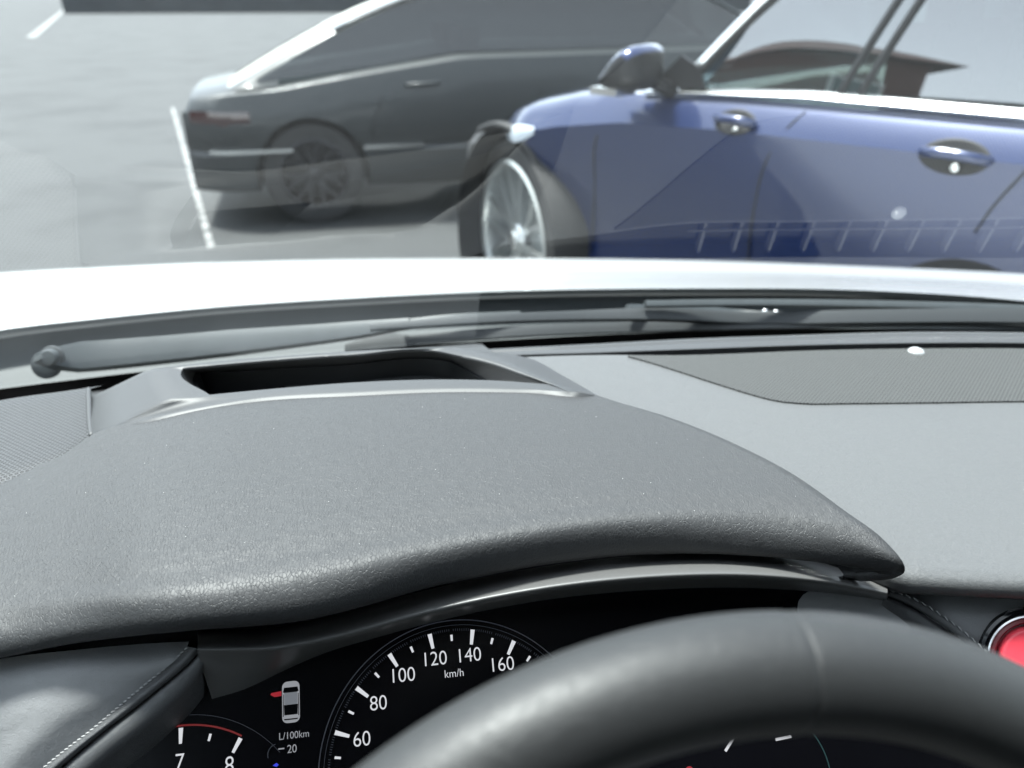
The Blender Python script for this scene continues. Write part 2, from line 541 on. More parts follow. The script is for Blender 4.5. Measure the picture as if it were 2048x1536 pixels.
# ---------------- cowl between bonnet and windshield
xs = np.linspace(XL - 0.05, XR + 0.05, 60)
lp = np.array(lip)
def lip_at(x):
    o = np.argsort(lp[:, 0])
    return np.interp(x, lp[o, 0], lp[o, 1]), np.interp(x, lp[o, 0], lp[o, 2])
rows = []
for k, dz in ((0.0, -0.02), (0.12, -0.028), (0.3, -0.026), (0.45, -0.022), (0.52, -0.030), (0.8, -0.026), (0.9, -0.006), (1.0, -0.006)):
    row = []
    for x in xs:
        yl, zl = lip_at(x)
        gp = glass_pt(x, -0.045, -0.004)
        p = lerp((x, yl + 0.03, zl), (x, gp[1], gp[2]), k)
        p[2] += dz
        row.append(p)
    rows.append(row)
bm = bmesh.new()
bm_grid(bm, rows)
obj('cowl', bm, M['cowl'], car)

# ---------------- wipers
def strip(bm, path, w, h, k0=0.15):
    """bevelled bar along a path lying on the glass: w is half the width across the glass, h the height"""
    P = np.array(path)
    t = np.gradient(P, axis=0)
    t /= np.linalg.norm(t, axis=1)[:, None]
    n = np.array([0, math.sin(WA), math.cos(WA)])
    w = np.broadcast_to(np.array(w, float), (len(P),))
    h = np.broadcast_to(np.array(h, float), (len(P),))
    rows = []
    for i in range(len(P)):
        a = np.cross(n, t[i])
        a /= np.linalg.norm(a)
        sec = [(-1, 0), (-1, 0.6), (-0.75, 1), (0.75, 1), (1, 0.6), (1, 0)]
        rows.append([P[i] + a * w[i] * q + n * h[i] * (r_ - 0.5) for q, r_ in sec])
    vs = bm_grid(bm, rows, closed=True)
    bm.faces.new(vs[0]); bm.faces.new(vs[-1])

def disc(bm, c, n, r, h, k=20, dome=0.3):
    n = np.array(n) / np.linalg.norm(n)
    a = np.cross(n, [0, 1.0, 0.1]); a /= np.linalg.norm(a)
    b = np.cross(n, a)
    rows = []
    for rr, hh in ((1, 0), (1, h * (1 - dome)), (0.85, h * 0.95), (0.4, h)):
        rows.append([c + r * rr * (math.cos(q) * a + math.sin(q) * b) + n * hh for q in np.linspace(0, 2 * math.pi, k, endpoint=False)])
    vs = bm_grid(bm, rows, closed=True)
    bm.faces.new(vs[-1])

NG = np.array([0, math.sin(WA), math.cos(WA)])
NV = np.array([-0.1, -0.95, 0.30])
# left wiper: heavy flat arm from its pivot, blade below
b_arm = bmesh.new()
path = spline([on_glass(u, v, o) for u, v, o in ((75, 716, 0.022), (150, 714, 0.024), (300, 702, 0.026), (500, 682, 0.028), (680, 664, 0.028), (820, 647, 0.028))], 40)
strip(b_arm, path, np.interp(np.linspace(0, 1, 40), [0, 0.1, 0.5, 0.85, 1], [0.012, 0.013, 0.012, 0.009, 0.007]), np.interp(np.linspace(0, 1, 40), [0, 0.04, 0.1, 0.5, 0.85, 1], [0.006, 0.024, 0.034, 0.030, 0.020, 0.012]))
path = spline([on_glass(u, v, 0.034) for u, v in ((800, 648), (900, 637), (1040, 630))], 12)
strip(b_arm, path, 0.0055, 0.009)
w1 = obj('wiper', b_arm, M['wiper'], car, sharp=35)
w1['label'] = 'broad flat wiper arm with a round pivot nut'
bm = bmesh.new()
disc(bm, on_glass(118, 710, 0.026) + NV * 0.014, NV, 0.0095, 0.011)
obj('pivot_nut', bm, M['wiper'], w1, sharp=40)
bm = bmesh.new()
disc(bm, on_glass(118, 711, 0.026) + NV * 0.012, NV, 0.0135, 0.005)
obj('washer', bm, M['rubber'], w1, sharp=40)
bm = bmesh.new()
disc(bm, on_glass(490, 693, 0.028) + NV * 0.010, NV, 0.0080, 0.004)
obj('washer', bm, M['rubber'], w1, sharp=40)
bm = bmesh.new()
disc(bm, on_glass(490, 692, 0.028) + NV * 0.012, NV, 0.0058, 0.008)
obj('rivet', bm, M['wiper'], w1, sharp=40)
bm = bmesh.new()
disc(bm, on_glass(98, 728, 0.024) + NV * 0.002, NV, 0.017, 0.008, dome=0.15)
obj('pivot_bracket', bm, M['wiper'], w1, sharp=40)
bm = bmesh.new()
path = spline([on_glass(u, v, o) for u, v, o in ((690, 697, 0.012), (780, 686, 0.014), (1000, 666, 0.012), (1250, 655, 0.012), (1560, 648, 0.010), (1900, 642, 0.010), (2250, 650, 0.010))], 50)
strip(bm, path, np.interp(np.linspace(0, 1, 50), [0, 0.03, 0.07, 0.08, 1], [0.004, 0.010, 0.010, 0.006, 0.006]), np.interp(np.linspace(0, 1, 50), [0, 0.03, 0.07, 0.08, 1], [0.010, 0.022, 0.024, 0.014, 0.014]))
obj('blade', bm, M['rubber'], w1, sharp=35)

# right wiper: arm coming in from the right, blade adapter in the middle
b_arm = bmesh.new()
path = spline([on_glass(u, v, o) for u, v, o in ((1290, 608, 0.030), (1450, 606, 0.032), (1750, 609, 0.032), (2048, 619, 0.030), (2350, 640, 0.026), (2560, 665, 0.02))], 40)
strip(b_arm, path, np.interp(np.linspace(0, 1, 40), [0, 0.2, 0.6, 1], [0.005, 0.0065, 0.008, 0.012]), np.interp(np.linspace(0, 1, 40), [0, 0.6, 1], [0.008, 0.010, 0.026]))
w2 = obj('wiper', b_arm, M['wiper'], car, sharp=35)
w2['label'] = 'slim wiper arm hooked to its blade adapter'
bm = bmesh.new()
path = spline([on_glass(u, v, o) for u, v, o in ((740, 655, 0.014), (1000, 637, 0.016), (1180, 631, 0.020), (1300, 629, 0.020), (1500, 637, 0.018), (1700, 634, 0.014), (2000, 632, 0.012), (2300, 640, 0.01))], 50)
strip(bm, path, np.interp(np.linspace(0, 1, 50), [0, 0.25, 0.35, 0.5, 0.55, 1], [0.005, 0.006, 0.008, 0.008, 0.006, 0.006]), np.interp(np.linspace(0, 1, 50), [0, 0.25, 0.35, 0.5, 0.55, 1], [0.008, 0.012, 0.016, 0.016, 0.018, 0.020]))
obj('blade', bm, M['rubber'], w2, sharp=35)
bm = bmesh.new()
path = spline([on_glass(u, v, o) for u, v, o in ((1255, 615, 0.034), (1320, 622, 0.036), (1400, 630, 0.036), (1480, 636, 0.032), (1555, 634, 0.026))], 24)
strip(bm, path, np.interp(np.linspace(0, 1, 24), [0, 0.2, 0.45, 0.8, 1], [0.004, 0.008, 0.012, 0.011, 0.008]), np.interp(np.linspace(0, 1, 24), [0, 0.2, 0.45, 0.8, 1], [0.008, 0.014, 0.024, 0.022, 0.014]))
obj('blade_adapter', bm, M['wiper'], w2, sharp=35)
bm = bmesh.new()
for u, v in ((1530, 627), (1552, 629)):
    disc(bm, on_glass(u, v, 0.034), NG, 0.004, 0.006)
obj('clip', bm, M['steel'], w2, sharp=40)

# ---------------- right part of the dashboard
ZD = -0.345
far_rim = [(560, 745), (700, 722), (880, 704), (1000, 697), (1200, 687), (1348, 679), (1621, 669), (1792, 664), (2048, 665), (2300, 674), (2520, 690)]
slot_far = [(560, 765), (700, 742), (880, 722), (1000, 712), (1200, 705), (1348, 699.5), (1655, 689), (1826, 686), (2048, 686), (2300, 694), (2520, 709)]
near_e = [(1000, 905), (1300, 985), (1500, 1035), (1650, 1088), (1740, 1122), (1800, 1140), (1900, 1149), (2048, 1156), (2300, 1166), (2600, 1180)]
bm = bmesh.new()
NC = 90
def zrow(pts, z):
    return [Z(u, v, z) for u, v in pts]
mesh_far = [(u, v + (11 if u > 1300 else 5)) for u, v in slot_far]
A = spline(zrow(mesh_far, ZD) + [E(1.15, 0.585, ZD), E(1.40, 0.53, ZD)], NC)
B = spline(zrow(near_e, ZD) + [E(0.95, 0.30, ZD), E(1.40, 0.30, ZD)], NC)
rows = [lerp(A, B, k) for k in np.linspace(0, 0.975, 14)]
rows = [np.array(r) for r in rows]
ed = B
fwd = np.array([-_sy, -_cy, 0])
rows += [ed + fwd * 0.002 + [0, 0, -0.0012], ed + fwd * 0.005 + [0, 0, -0.005], ed + fwd * 0.0055 + [0, 0, -0.012], ed - fwd * 0.004 + [0, 0, -0.022], ed - fwd * 0.05 + [0, 0, -0.026]]
bm_grid(bm, rows)
obj('dash_top', bm, M['fine'], car, sharp=70)
# rim along the windshield
bm = bmesh.new()
r0 = spline(zrow(far_rim, ZD - 0.021) + [E(1.15, 0.655, ZD - 0.021), E(1.40, 0.60, ZD - 0.021)], NC)
r1 = spline(zrow(slot_far, ZD - 0.022) + [E(1.15, 0.635, ZD - 0.022), E(1.40, 0.58, ZD - 0.022)], NC)
mid = lerp(r0, r1, 0.35)
rows = [r0 + [0, 0.005, -0.006], r0 + [0, 0.002, -0.0015], r0, lerp(r0, r1, 0.25), mid + [0, 0, -0.0012], lerp(r0, r1, 0.45), lerp(r0, r1, 0.93), r1, r1 + [0, 0.002, -0.004], r1 + [0, 0.004, -0.06]]
bm_grid(bm, rows)
obj('dash_rim', bm, M['smooth'], car, sharp=60)
bm = bmesh.new()
bm_grid(bm, [r0 + [0, 0.0045, -0.005], r0 + [0, 0.006, -0.04], [np.array([p[0], base_y(p[0]) + 0.02, EYE[2] - 0.47]) for p in r0]])
obj('dash_gap', bm, M['frit'], car)
bm = bmesh.new()
sh_near = spline(zrow([(-700, 975), (-300, 868), (0, 802), (90, 790), (178, 778), (330, 762), (560, 746), (880, 716), (985, 704)], -0.343), 40)
lowk = np.clip((-0.20 - sh_near[:, 0]) / 0.05, 0, 1)
sh_near[:, 2] -= 0.024 * lowk
sh_far = np.array([[p[0] * 1.03 - 0.005, base_y(p[0]) - 0.012, EYE[2] - 0.420 - 0.015 * k] for p, k in zip(sh_near, lowk)])
bm_grid(bm, [sh_near + [0, 0.0, -0.01], sh_near, lerp(sh_near, sh_far, 0.5) + [0, 0, 0.004], sh_far, sh_far + [0, 0.03, -0.06]])
obj('dash_shelf', bm, M['smooth'], car, sharp=70)
# defroster vent: deep dark slot with slats
bm = bmesh.new()
f0, f1 = r1 + np.array([0, 0.006, -0.034]), A + np.array([0, -0.03, -0.055])
bm_grid(bm, [f0, lerp(f0, f1, 0.5), f1])
o_v = obj('defroster_vent', bm, M['cavity'], car)
bm = bmesh.new()
for k in range(13):
    x = 0.34 + 0.042 * k
    oA, oR = np.argsort(A[:, 0]), np.argsort(r1[:, 0])
    ya, yr = np.interp(x, A[oA, 0], A[oA, 1]), np.interp(x, r1[oR, 0], r1[oR, 1])
    bm_box(bm, (x, (ya + yr) / 2 + 0.0, EYE[2] + ZD - 0.038), (0.0018, max(0.006, (yr - ya) / 2 + 0.002), 0.005))
xa, xb = 0.32, 0.66
bm_tube(bm, [(x, np.interp(x, A[oA, 0], A[oA, 1]) * 0.5 + np.interp(x, r1[oR, 0], r1[oR, 1]) * 0.5, EYE[2] + ZD - 0.032) for x in np.linspace(xa, xb + 0.2, 10)], 0.0013, 6)
obj('slats', bm, M['fine'], o_v, smooth=False)
# woven mesh panel
outl = [(1256, 712), (1300, 724), (1348, 739), (1450, 772), (1520, 793), (1553, 801), (1601, 806), (1700, 806), (1860, 804.5), (2048, 802), (2300, 806), (2520, 814)]
top = [(u, v) for u, v in mesh_far if u >= 1200][1:]
top = [(1256, 710)] + top
lo = spline(zrow(outl, ZD + 0.0015), 48)
hi = spline(zrow(top, ZD + 0.0015), 48)
bm = bmesh.new()
bm_grid(bm, [lo + [0, 0, -0.003], lo] + [lerp(lo, hi, k) for k in np.linspace(0.02, 1, 10)] + [hi + [0, 0.002, -0.01]])
obj('defroster_mesh', bm, M['vent_mesh'], car, sharp=50)
# light sensor
bm = bmesh.new()
cs = Z(1832, 704, ZD + 0.001)
rows = []
for q in np.linspace(0, math.pi / 2 * 0.98, 7):
    rows.append([cs + np.array([0.0085 * math.cos(q) * math.cos(a), 0.0085 * math.cos(q) * math.sin(a), 0.0048 * math.sin(q)]) for a in np.linspace(0, 2 * math.pi, 24, endpoint=False)])
vs = bm_grid(bm, rows, closed=True)
bm.faces.new(vs[-1])
obj('sunlight_sensor', bm, M['sensor'], car)

# ---------------- instrument hood (grained)
brow = [
    [(-700, 1120), (-300, 1015), (0, 951), (60, 936), (120, 913), (185, 869), (300, 837), (410, 813), (513, 797), (700, 786), (885, 778), (1056, 780), (1193, 790), (1213, 798)],
    [(-700, 1170), (-300, 1065), (0, 1000), (130, 958), (300, 908), (600, 850), (900, 832), (1150, 826), (1348, 838)],
    [(-700, 1230), (-300, 1130), (0, 1062), (130, 1030), (300, 985), (600, 925), (900, 898), (1200, 882), (1468, 887)],
    [(-700, 1290), (-300, 1190), (0, 1122), (130, 1100), (300, 1070), (600, 1010), (900, 968), (1250, 942), (1587, 949)],
    [(-700, 1345), (-300, 1245), (0, 1182), (130, 1168), (300, 1148), (600, 1098), (900, 1042), (1300, 1000), (1510, 1001), (1693, 1024)],
    [(-700, 1400), (-300, 1300), (0, 1236), (130, 1226), (300, 1208), (600, 1165), (900, 1100), (1300, 1042), (1560, 1043), (1767, 1079)],
    [(-700, 1432), (-300, 1335), (0, 1280), (150, 1262), (350, 1243), (600, 1213), (900, 1136), (1300, 1078), (1590, 1086), (1720, 1106), (1809, 1131)],
    [(-700, 1455), (-300, 1365), (0, 1316), (150, 1287), (350, 1264), (600, 1243), (900, 1166), (1300, 1109), (1600, 1119), (1720, 1134), (1803, 1150)],
]
zl = [-0.345, -0.339, -0.334, -0.331, -0.330, -0.332, -0.338, -0.350]      # left end
zm = [-0.3092, -0.3038, -0.301, -0.3005, -0.302, -0.306, -0.317, -0.331]     # over the instruments
zr = [-0.309, -0.306, -0.304, -0.304, -0.306, -0.312, -0.321, -0.332]      # right flank
rows = []
for i, r in enumerate(brow):
    q = []
    for u, v in r:
        k = min(1.0, max(0.0, (u + 20) / 420.0)); k = k * k * (3 - 2 * k)
        z = zl[i] * (1 - k) + zm[i] * k
        m_ = max(0.0, (u - 0.72 * r[-1][0]) / (0.28 * r[-1][0]))
        z = z * (1 - m_) + zr[i] * m_
        q.append(Z(u, v, z))
    e = q[-1]
    kf = max(0.0, (i - 3) / 4.0)
    q.append(e + np.array([0.003 - 0.004 * kf, 0.004, -0.012 + 0.006 * kf]))
    q.append(e + np.array([0.001 - 0.010 * kf, 0.008 + 0.004 * kf, -0.030 + 0.016 * kf]))
    q.append(e + np.array([-0.010 - 0.018 * kf, 0.012 + 0.012 * kf, -0.044 + 0.026 * kf]))
    rows.append(q)
last = [np.array(p) for p in rows[-1]]
tip = [max(0.0, (p[0] - 0.20) / 0.09) for p in last]            # the underside stays short at the right tip
tip = [min(1.0, k) for k in tip]
rows.append([p + np.array([-0.004 * k, 0.010 - 0.004 * k, -0.003 - 0.002 * k]) for p, k in zip(last, tip)])
rows.append([p + np.array([-0.010 * k, 0.026 - 0.016 * k, 0.002 - 0.006 * k]) for p, k in zip(last, tip)])
rows.append([p + np.array([-0.020 * k, 0.060 - 0.046 * k, 0.006 - 0.012 * k]) for p, k in zip(last, tip)])
# top and flank are sampled apart so that the edge of the hood stays one clean line
main = np.array([spline(q[:-3], 96) for q in rows])
flank = np.array([spline(q[-4:], 14) for q in rows])
allc = np.concatenate([main, flank[:, 1:]], axis=1)
G = np.array([spline(allc[:, j], 80) for j in range(allc.shape[1])]).transpose(1, 0, 2)
bm = bmesh.new()
bm_grid(bm, list(G))
obj('instrument_hood', bm, M['leather'], car)

# dust on the hood
rd = random.Random(8)
bm = bmesh.new()
for _ in range(150):
    p = G[rd.randint(2, 58)][rd.randint(6, 92)]
    r_ = rd.choice((0.00010, 0.00014, 0.00018, 0.00028))
    bmesh.ops.create_icosphere(bm, subdivisions=1, radius=r_, matrix=Matrix.Translation(Vector(p) + Vector((0, 0, r_ * 0.6))))
tag(obj('dust', bm, material('pale_dust', (0.6, 0.6, 0.58), 0.9)), kind='stuff')

# ---------------- head-up display housing
def side(pts, n):
    return spline(pts, n)
def loop(near_p, right_p, far_p, left_p):
    a = side(near_p, 40); b = side(right_p, 16); c = side(far_p, 40); d = side(left_p, 12)
    return list(a[:-1]) + list(b[:-1]) + list(c[:-1]) + list(d[:-1])
def px(pts, z):
    zz = np.broadcast_to(np.array(z, float), (len(pts),))
    return [Z(u, v, w) for (u, v), w in zip(pts, zz)]
def lift(pts, d):
    return [np.array(p) + np.array(d) for p in pts]
seam = [(185, 872), (300, 839), (410, 815), (513, 799), (700, 788), (885, 780), (1056, 782), (1193, 792), (1209, 799)]
seam_z = [-0.333, -0.3125, -0.3078, -0.3072, -0.3070, -0.3070, -0.3072, -0.309, -0.314]
outer = loop(px(seam, seam_z), px([(1209, 799), (1130, 754), (1050, 714), (985, 703)], [-0.314, -0.334, -0.338, -0.338]),
             px([(985, 703), (900, 706), (700, 722), (560, 733), (310, 760), (182, 794)], [-0.338, -0.345, -0.352, -0.352, -0.348, -0.338]),
             px([(182, 794), (182, 830), (185, 872)], [-0.338, -0.336, -0.333]))
zt = -0.3045
ridge_near = [(345, 802), (470, 791), (560, 784), (700, 775.5), (885, 768), (1000, 770), (1140, 785)]
ridge_right = [(1140, 785), (1075, 757), (1010, 728), (935, 701.5)]
ridge_far = [(935, 701.5), (900, 696.5), (870, 697), (700, 703.5), (560, 713), (420, 724), (310, 737)]
ridge_left = [(310, 737), (322, 770), (345, 802)]
ridge = loop(px(ridge_near, -0.3064), px(ridge_right, [-0.3064, zt - 0.0008, zt, zt]), px(ridge_far, zt), px(ridge_left, [zt, zt - 0.001, -0.3064]))
dn = lambda L, k: [p + np.array([0, 0, -k]) for p in L]
mid_out = [lerp(a, b, 0.16) for a, b in zip(ridge, outer)]
mid_out = [np.array([m_[0], m_[1], r_[2] * 0.3 + m_[2] * 0.7]) for m_, r_ in zip(mid_out, ridge)]
hole_near = [(419, 789.5), (547, 777.5), (700, 765.5), (885, 759), (988, 761), (1098, 768.5)]
hole = loop(px(hole_near, -0.3066), px([(1098, 768.5), (1050, 751), (980, 726), (890, 705)], [-0.3066, -0.3062, -0.3058, -0.3058]), px([(890, 705), (875, 702), (700, 709.5), (560, 719), (366, 736)], -0.3055),
            px([(366, 736), (362, 744), (419, 789.5)], [-0.3055, -0.3057, -0.3065]))
cen = np.mean(np.array(hole), axis=0)
inward = lambda L, k: [p + (cen - p) * np.array([k, k, 0]) for p in L]
ledge_px = loop(px([(425, 800), (550, 789), (700, 778), (885, 771), (985, 766)], -0.330), px([(985, 766), (950, 746), (905, 721.5)], -0.326),
                px([(905, 721.5), (878, 717), (680, 729), (520, 738), (392, 745)], -0.326), px([(392, 745), (385, 760), (425, 800)], -0.328))
b_out = bmesh.new()
bm_grid(b_out, [[p + np.array([0, -0.008, -0.009]) for p in outer], outer, [lerp(a, b, 0.5) for a, b in zip(outer, mid_out)], mid_out, ridge, [lerp(a, b, 0.6) + np.array([0, 0, 0.0001]) for a, b in zip(ridge, hole)], hole, dn(hole, 0.002)], closed=True)
obj('head_up_display_housing', b_out, M['smooth'], car, sharp=75)
hud = bpy.data.objects['head_up_display_housing']
bm = bmesh.new()
bm_grid(bm, [dn(hole, 0.0021), dn([lerp(a, b, 0.5) for a, b in zip(hole, ledge_px)], 0.001), ledge_px], closed=True)
obj('opening_wall', bm, M['bezel'], hud, sharp=60)
bm = bmesh.new()
l2 = dn(inward(ledge_px, 0.025), 0.0005)
deep = dn(inward(ledge_px, 0.10), 0.075)
vs = bm_grid(bm, [l2, deep], closed=True)
bm.faces.new(vs[-1])
obj('projector_well', bm, M['cavity'], hud, sharp=40)
bm = bmesh.new()
bm_grid(bm, [dn(ledge_px, 0.0004), l2], closed=True)
obj('ledge', bm, M['smooth'], hud)

# ---------------- left part: ribbed speaker grille and trim strip
bm = bmesh.new()
gl_far = [(-700, 975), (-300, 868), (0, 802), (90, 790), (178, 777)]
gl_near = [(-700, 1120), (-300, 1015), (0, 953), (60, 938), (120, 915), (182, 872)]
fa, ne = spline(zrow(gl_far, -0.338), 30), spline(zrow(gl_near, -0.3405), 30)
bm_grid(bm, [fa + [0, 0.03, -0.012], fa + [0, 0.004, -0.002]] + [lerp(fa, ne, k) for k in np.linspace(0, 1, 10)] + [ne + [0.0, -0.02, -0.004]])
obj('speaker_grille', bm, M['speaker'], car, sharp=60)
bm = bmesh.new()
bm_tube(bm, spline(px([(177, 777), (178, 800), (179, 835), (183, 872)], -0.3365), 16), 0.0022, 8, squash=0.7)
obj('trim_strip', bm, M['smooth'], car)

# ---------------- lower dashboard, left of the instruments
bm = bmesh.new()
rows = [
    [T(-700, 1480, 0.452), T(-300, 1400, 0.46), T(0, 1318, 0.478), T(150, 1300, 0.478), T(330, 1285, 0.488), T(378, 1283, 0.490)],
    [T(-700, 1490, 0.445), T(-300, 1412, 0.452), T(0, 1340, 0.468), T(150, 1326, 0.468), T(320, 1312, 0.478), T(372, 1298, 0.482)],
    [T(-700, 1540, 0.44), T(-300, 1470, 0.447), T(0, 1400, 0.462), T(120, 1392, 0.462), T(230, 1380, 0.468), T(290, 1369, 0.474)],
    [T(-700, 1620, 0.44), T(-300, 1550, 0.447), T(0, 1475, 0.460), T(80, 1470, 0.460), T(140, 1460, 0.464), T(185, 1458, 0.468)],
    [T(-700, 1720, 0.44), T(-300, 1650, 0.447), T(-60, 1580, 0.460), T(0, 1565, 0.460), T(40, 1558, 0.462), T(72, 1548, 0.464)],
    [T(-700, 1980, 0.45), T(-400, 1930, 0.457), T(-260, 1850, 0.465), T(-230, 1830, 0.466), T(-210, 1815, 0.467), T(-190, 1800, 0.468)],
]
bm_grid(bm, list(smooth_rows(rows, 50, 50)))
obj('lower_dash_panel', bm, M['lower'], car)['label'] = 'grey panel left of the instruments'

# left stitched bolster: seam, raised band, groove, padded side
seamA = [(376, 1293), (337, 1330), (290, 1369), (235, 1415), (185, 1458), (130, 1500), (72, 1548), (-40, 1655), (-190, 1800)]
grooveB = [(404, 1300), (372, 1333), (325, 1372), (272, 1415), (222, 1452), (165, 1498), (108, 1548), (0, 1655), (-150, 1800)]
midC = [(416, 1325), (398, 1368), (362, 1410), (318, 1452), (272, 1490), (222, 1530), (170, 1580), (70, 1680), (-80, 1830)]
edgeD = [(424, 1345), (425, 1398), (396, 1440), (356, 1486), (320, 1528), (275, 1575), (225, 1630), (130, 1730), (-20, 1880)]
tA = [0.481, 0.479, 0.474, 0.471, 0.468, 0.466, 0.464, 0.466, 0.468]
def trow(pts, ts, off):
    return [T(u, v, t + off) for (u, v), t in zip(pts, ts)]
def between(a, b, k):
    return [(p[0] * (1 - k) + q[0] * k, p[1] * (1 - k) + q[1] * k) for p, q in zip(a, b)]
rows = [trow(seamA, tA, 0.004), trow(seamA, tA, -0.0005), trow(between(seamA, grooveB, 0.25), tA, -0.004), trow(between(seamA, grooveB, 0.6), tA, -0.0052), trow(between(seamA, grooveB, 0.88), tA, -0.0035), trow(grooveB, tA, 0.002)]
bm = bmesh.new()
ra = smooth_rows(rows, 60, 20)
bm_grid(bm, list(ra))
rows = [trow(grooveB, tA, 0.002), trow(between(grooveB, midC, 0.12), tA, -0.0025), trow(between(grooveB, midC, 0.5), tA, -0.003), trow(midC, tA, 0.006), trow(between(midC, edgeD, 0.6), tA, 0.022), trow(edgeD, tA, 0.045)]
bm_grid(bm, list(smooth_rows(rows, 60, 26)))
bol = obj('stitched_bolster', bm, M['roll'], car, sharp=60)
bol['label'] = 'stitched bolster left of the instruments'
def stitches(path, n, ln, rad, parent, upward):
    P = spline(path, n + 1)
    b_ = bmesh.new()
    for i in range(n):
        a, c = P[i], P[i + 1]
        d = (c - a)
        sd_ = np.cross(d, upward); sd_ /= np.linalg.norm(sd_)
        m_ = (a + c) / 2
        h = d * ln * 0.5
        w_ = sd_ * np.linalg.norm(d) * 0.14
        pth = [m_ - h - w_, m_ - h * 0.5 - w_ * 0.5 + upward * rad * 1.0, m_ + h * 0.5 + w_ * 0.5 + upward * rad * 1.0, m_ + h + w_]
        bm_tube(b_, pth, [rad * 0.6, rad, rad, rad * 0.6], 6)
    return obj('stitching', b_, M['thread'], parent)
stitches(trow(between(seamA, grooveB, 0.03), tA, -0.0018), 74, 0.86, 0.00048, bol, np.array([0, -0.6, 0.8]))
stg = stitches(trow(between(seamA, grooveB, 0.97), tA, 0.0002), 46, 0.25, 0.0005, bol, np.array([0, -0.6, 0.8]))
stg.data.materials[0] = M['roll']

# right stitched bolster
seamA2 = [(1776, 1180), (1800, 1186), (1840, 1203), (1880, 1228), (1915, 1253), (1945, 1278), (1990, 1320), (2060, 1400), (2150, 1530)]
grooveB2 = [(1768, 1190), (1790, 1198), (1828, 1216), (1866, 1240), (1900, 1263), (1928, 1288), (1970, 1330), (2035, 1410), (2120, 1540)]
edgeD2 = [(1760, 1225), (1768, 1250), (1790, 1285), (1815, 1320), (1845, 1350), (1870, 1380), (1910, 1430), (1970, 1510), (2040, 1640)]
t2 = [0.541, 0.540, 0.537, 0.534, 0.531, 0.529, 0.526, 0.522, 0.518]
bm = bmesh.new()
rows = [trow(seamA2, t2, 0.003), trow(seamA2, t2, -0.001), trow(between(seamA2, grooveB2, 0.3), t2, -0.004), trow(between(seamA2, grooveB2, 0.7), t2, -0.004), trow(grooveB2, t2, 0.0025)]
bm_grid(bm, list(smooth_rows(rows, 50, 14)))
rows = [trow(grooveB2, t2, 0.0025), trow(between(grooveB2, edgeD2, 0.08), t2, -0.002), trow(between(grooveB2, edgeD2, 0.5), t2, 0.003), trow(edgeD2, t2, 0.04)]
bm_grid(bm, list(smooth_rows(rows, 50, 18)))
bol2 = obj('stitched_bolster', bm, M['roll'], car, sharp=60)
bol2['label'] = 'stitched bolster right of the instruments'
stitches(trow(between(seamA2, grooveB2, 0.05), t2, -0.0025), 30, 0.7, 0.0005, bol2, np.array([0, -0.6, 0.8]))

# lower dashboard, right of the instruments
bm = bmesh.new()
rows = [
    [T(1500, 1166, 0.575), T(1760, 1172, 0.568), T(1900, 1176, 0.561), T(2048, 1180, 0.555), T(2300, 1190, 0.546), T(2600, 1205, 0.54)],
    [T(1500, 1178, 0.565), T(1760, 1184, 0.552), T(1900, 1189, 0.545), T(2048, 1194, 0.539), T(2300, 1204, 0.530), T(2600, 1220, 0.525)],
    [T(1500, 1196, 0.562), T(1760, 1202, 0.547), T(1900, 1206, 0.539), T(2048, 1212, 0.533), T(2300, 1224, 0.524), T(2600, 1240, 0.52)],
    [T(1500, 1350, 0.560), T(1760, 1360, 0.545), T(1900, 1366, 0.537), T(2048, 1374, 0.531), T(2300, 1390, 0.522), T(2600, 1410, 0.518)],
    [T(1500, 1600, 0.560), T(1760, 1610, 0.545), T(1900, 1616, 0.537), T(2048, 1624, 0.531), T(2300, 1640, 0.522), T(2600, 1660, 0.518)],
    [T(1500, 1900, 0.560), T(1760, 1910, 0.545), T(1900, 1916, 0.537), T(2048, 1924, 0.531), T(2300, 1940, 0.522), T(2600, 1960, 0.518)],
]
rows = [r_ + [np.array([EYE[0] + 0.95, r_[-1][1] + 0.0, r_[-1][2]]), np.array([EYE[0] + 1.40, r_[-1][1] + 0.0, r_[-1][2]])] for r_ in rows]
bm_grid(bm, list(smooth_rows(rows, 80, 40)))
obj('lower_dash_panel', bm, M['lower'], car)['label'] = 'dark panel holding the red button'

# ---------------- red start button
bc = T(2052, 1308, 0.531)
b1, b2 = T(2152, 1314, 0.527), T(2052, 1408, 0.5305)
bx = (b1 - bc) / np.linalg.norm(b1 - bc)
by = -(b2 - bc); by -= bx * np.dot(by, bx); by /= np.linalg.norm(by)
bn = np.cross(bx, by)
bc = bc + bn * 0.006
def ring(bm, radii, mi=0, k=64, cap=False):
    rows = [[bc + r_ * (math.cos(a) * bx + math.sin(a) * by) + bn * h for a in np.linspace(0, 2 * math.pi, k, endpoint=False)] for r_, h in radii]
    vs = bm_grid(bm, rows, closed=True, mi=mi)
    if cap:
        f = bm.faces.new(vs[-1]); f.material_index = mi
bm = bmesh.new()
ring(bm, [(0.0335, -0.002), (0.0335, 0.002), (0.0318, 0.0032), (0.0300, 0.0025), (0.0288, 0.000)])
btn = obj('start_button', bm, M['gloss_black'], car, sharp=40)
bm = bmesh.new()
ring(bm, [(0.0290, 0.0000), (0.0290, 0.0026), (0.0280, 0.0032), (0.0270, 0.0024), (0.0268, -0.002)])
obj('metal_ring', bm, M['steel'], btn, sharp=40)
bm = bmesh.new()
ring(bm, [(0.0266, -0.002), (0.0266, 0.0018), (0.0248, 0.0032), (0.0236, 0.003), (0.0230, -0.003)])
obj('red_collar', bm, M['dark_red'], btn, sharp=40)
bm = bmesh.new()
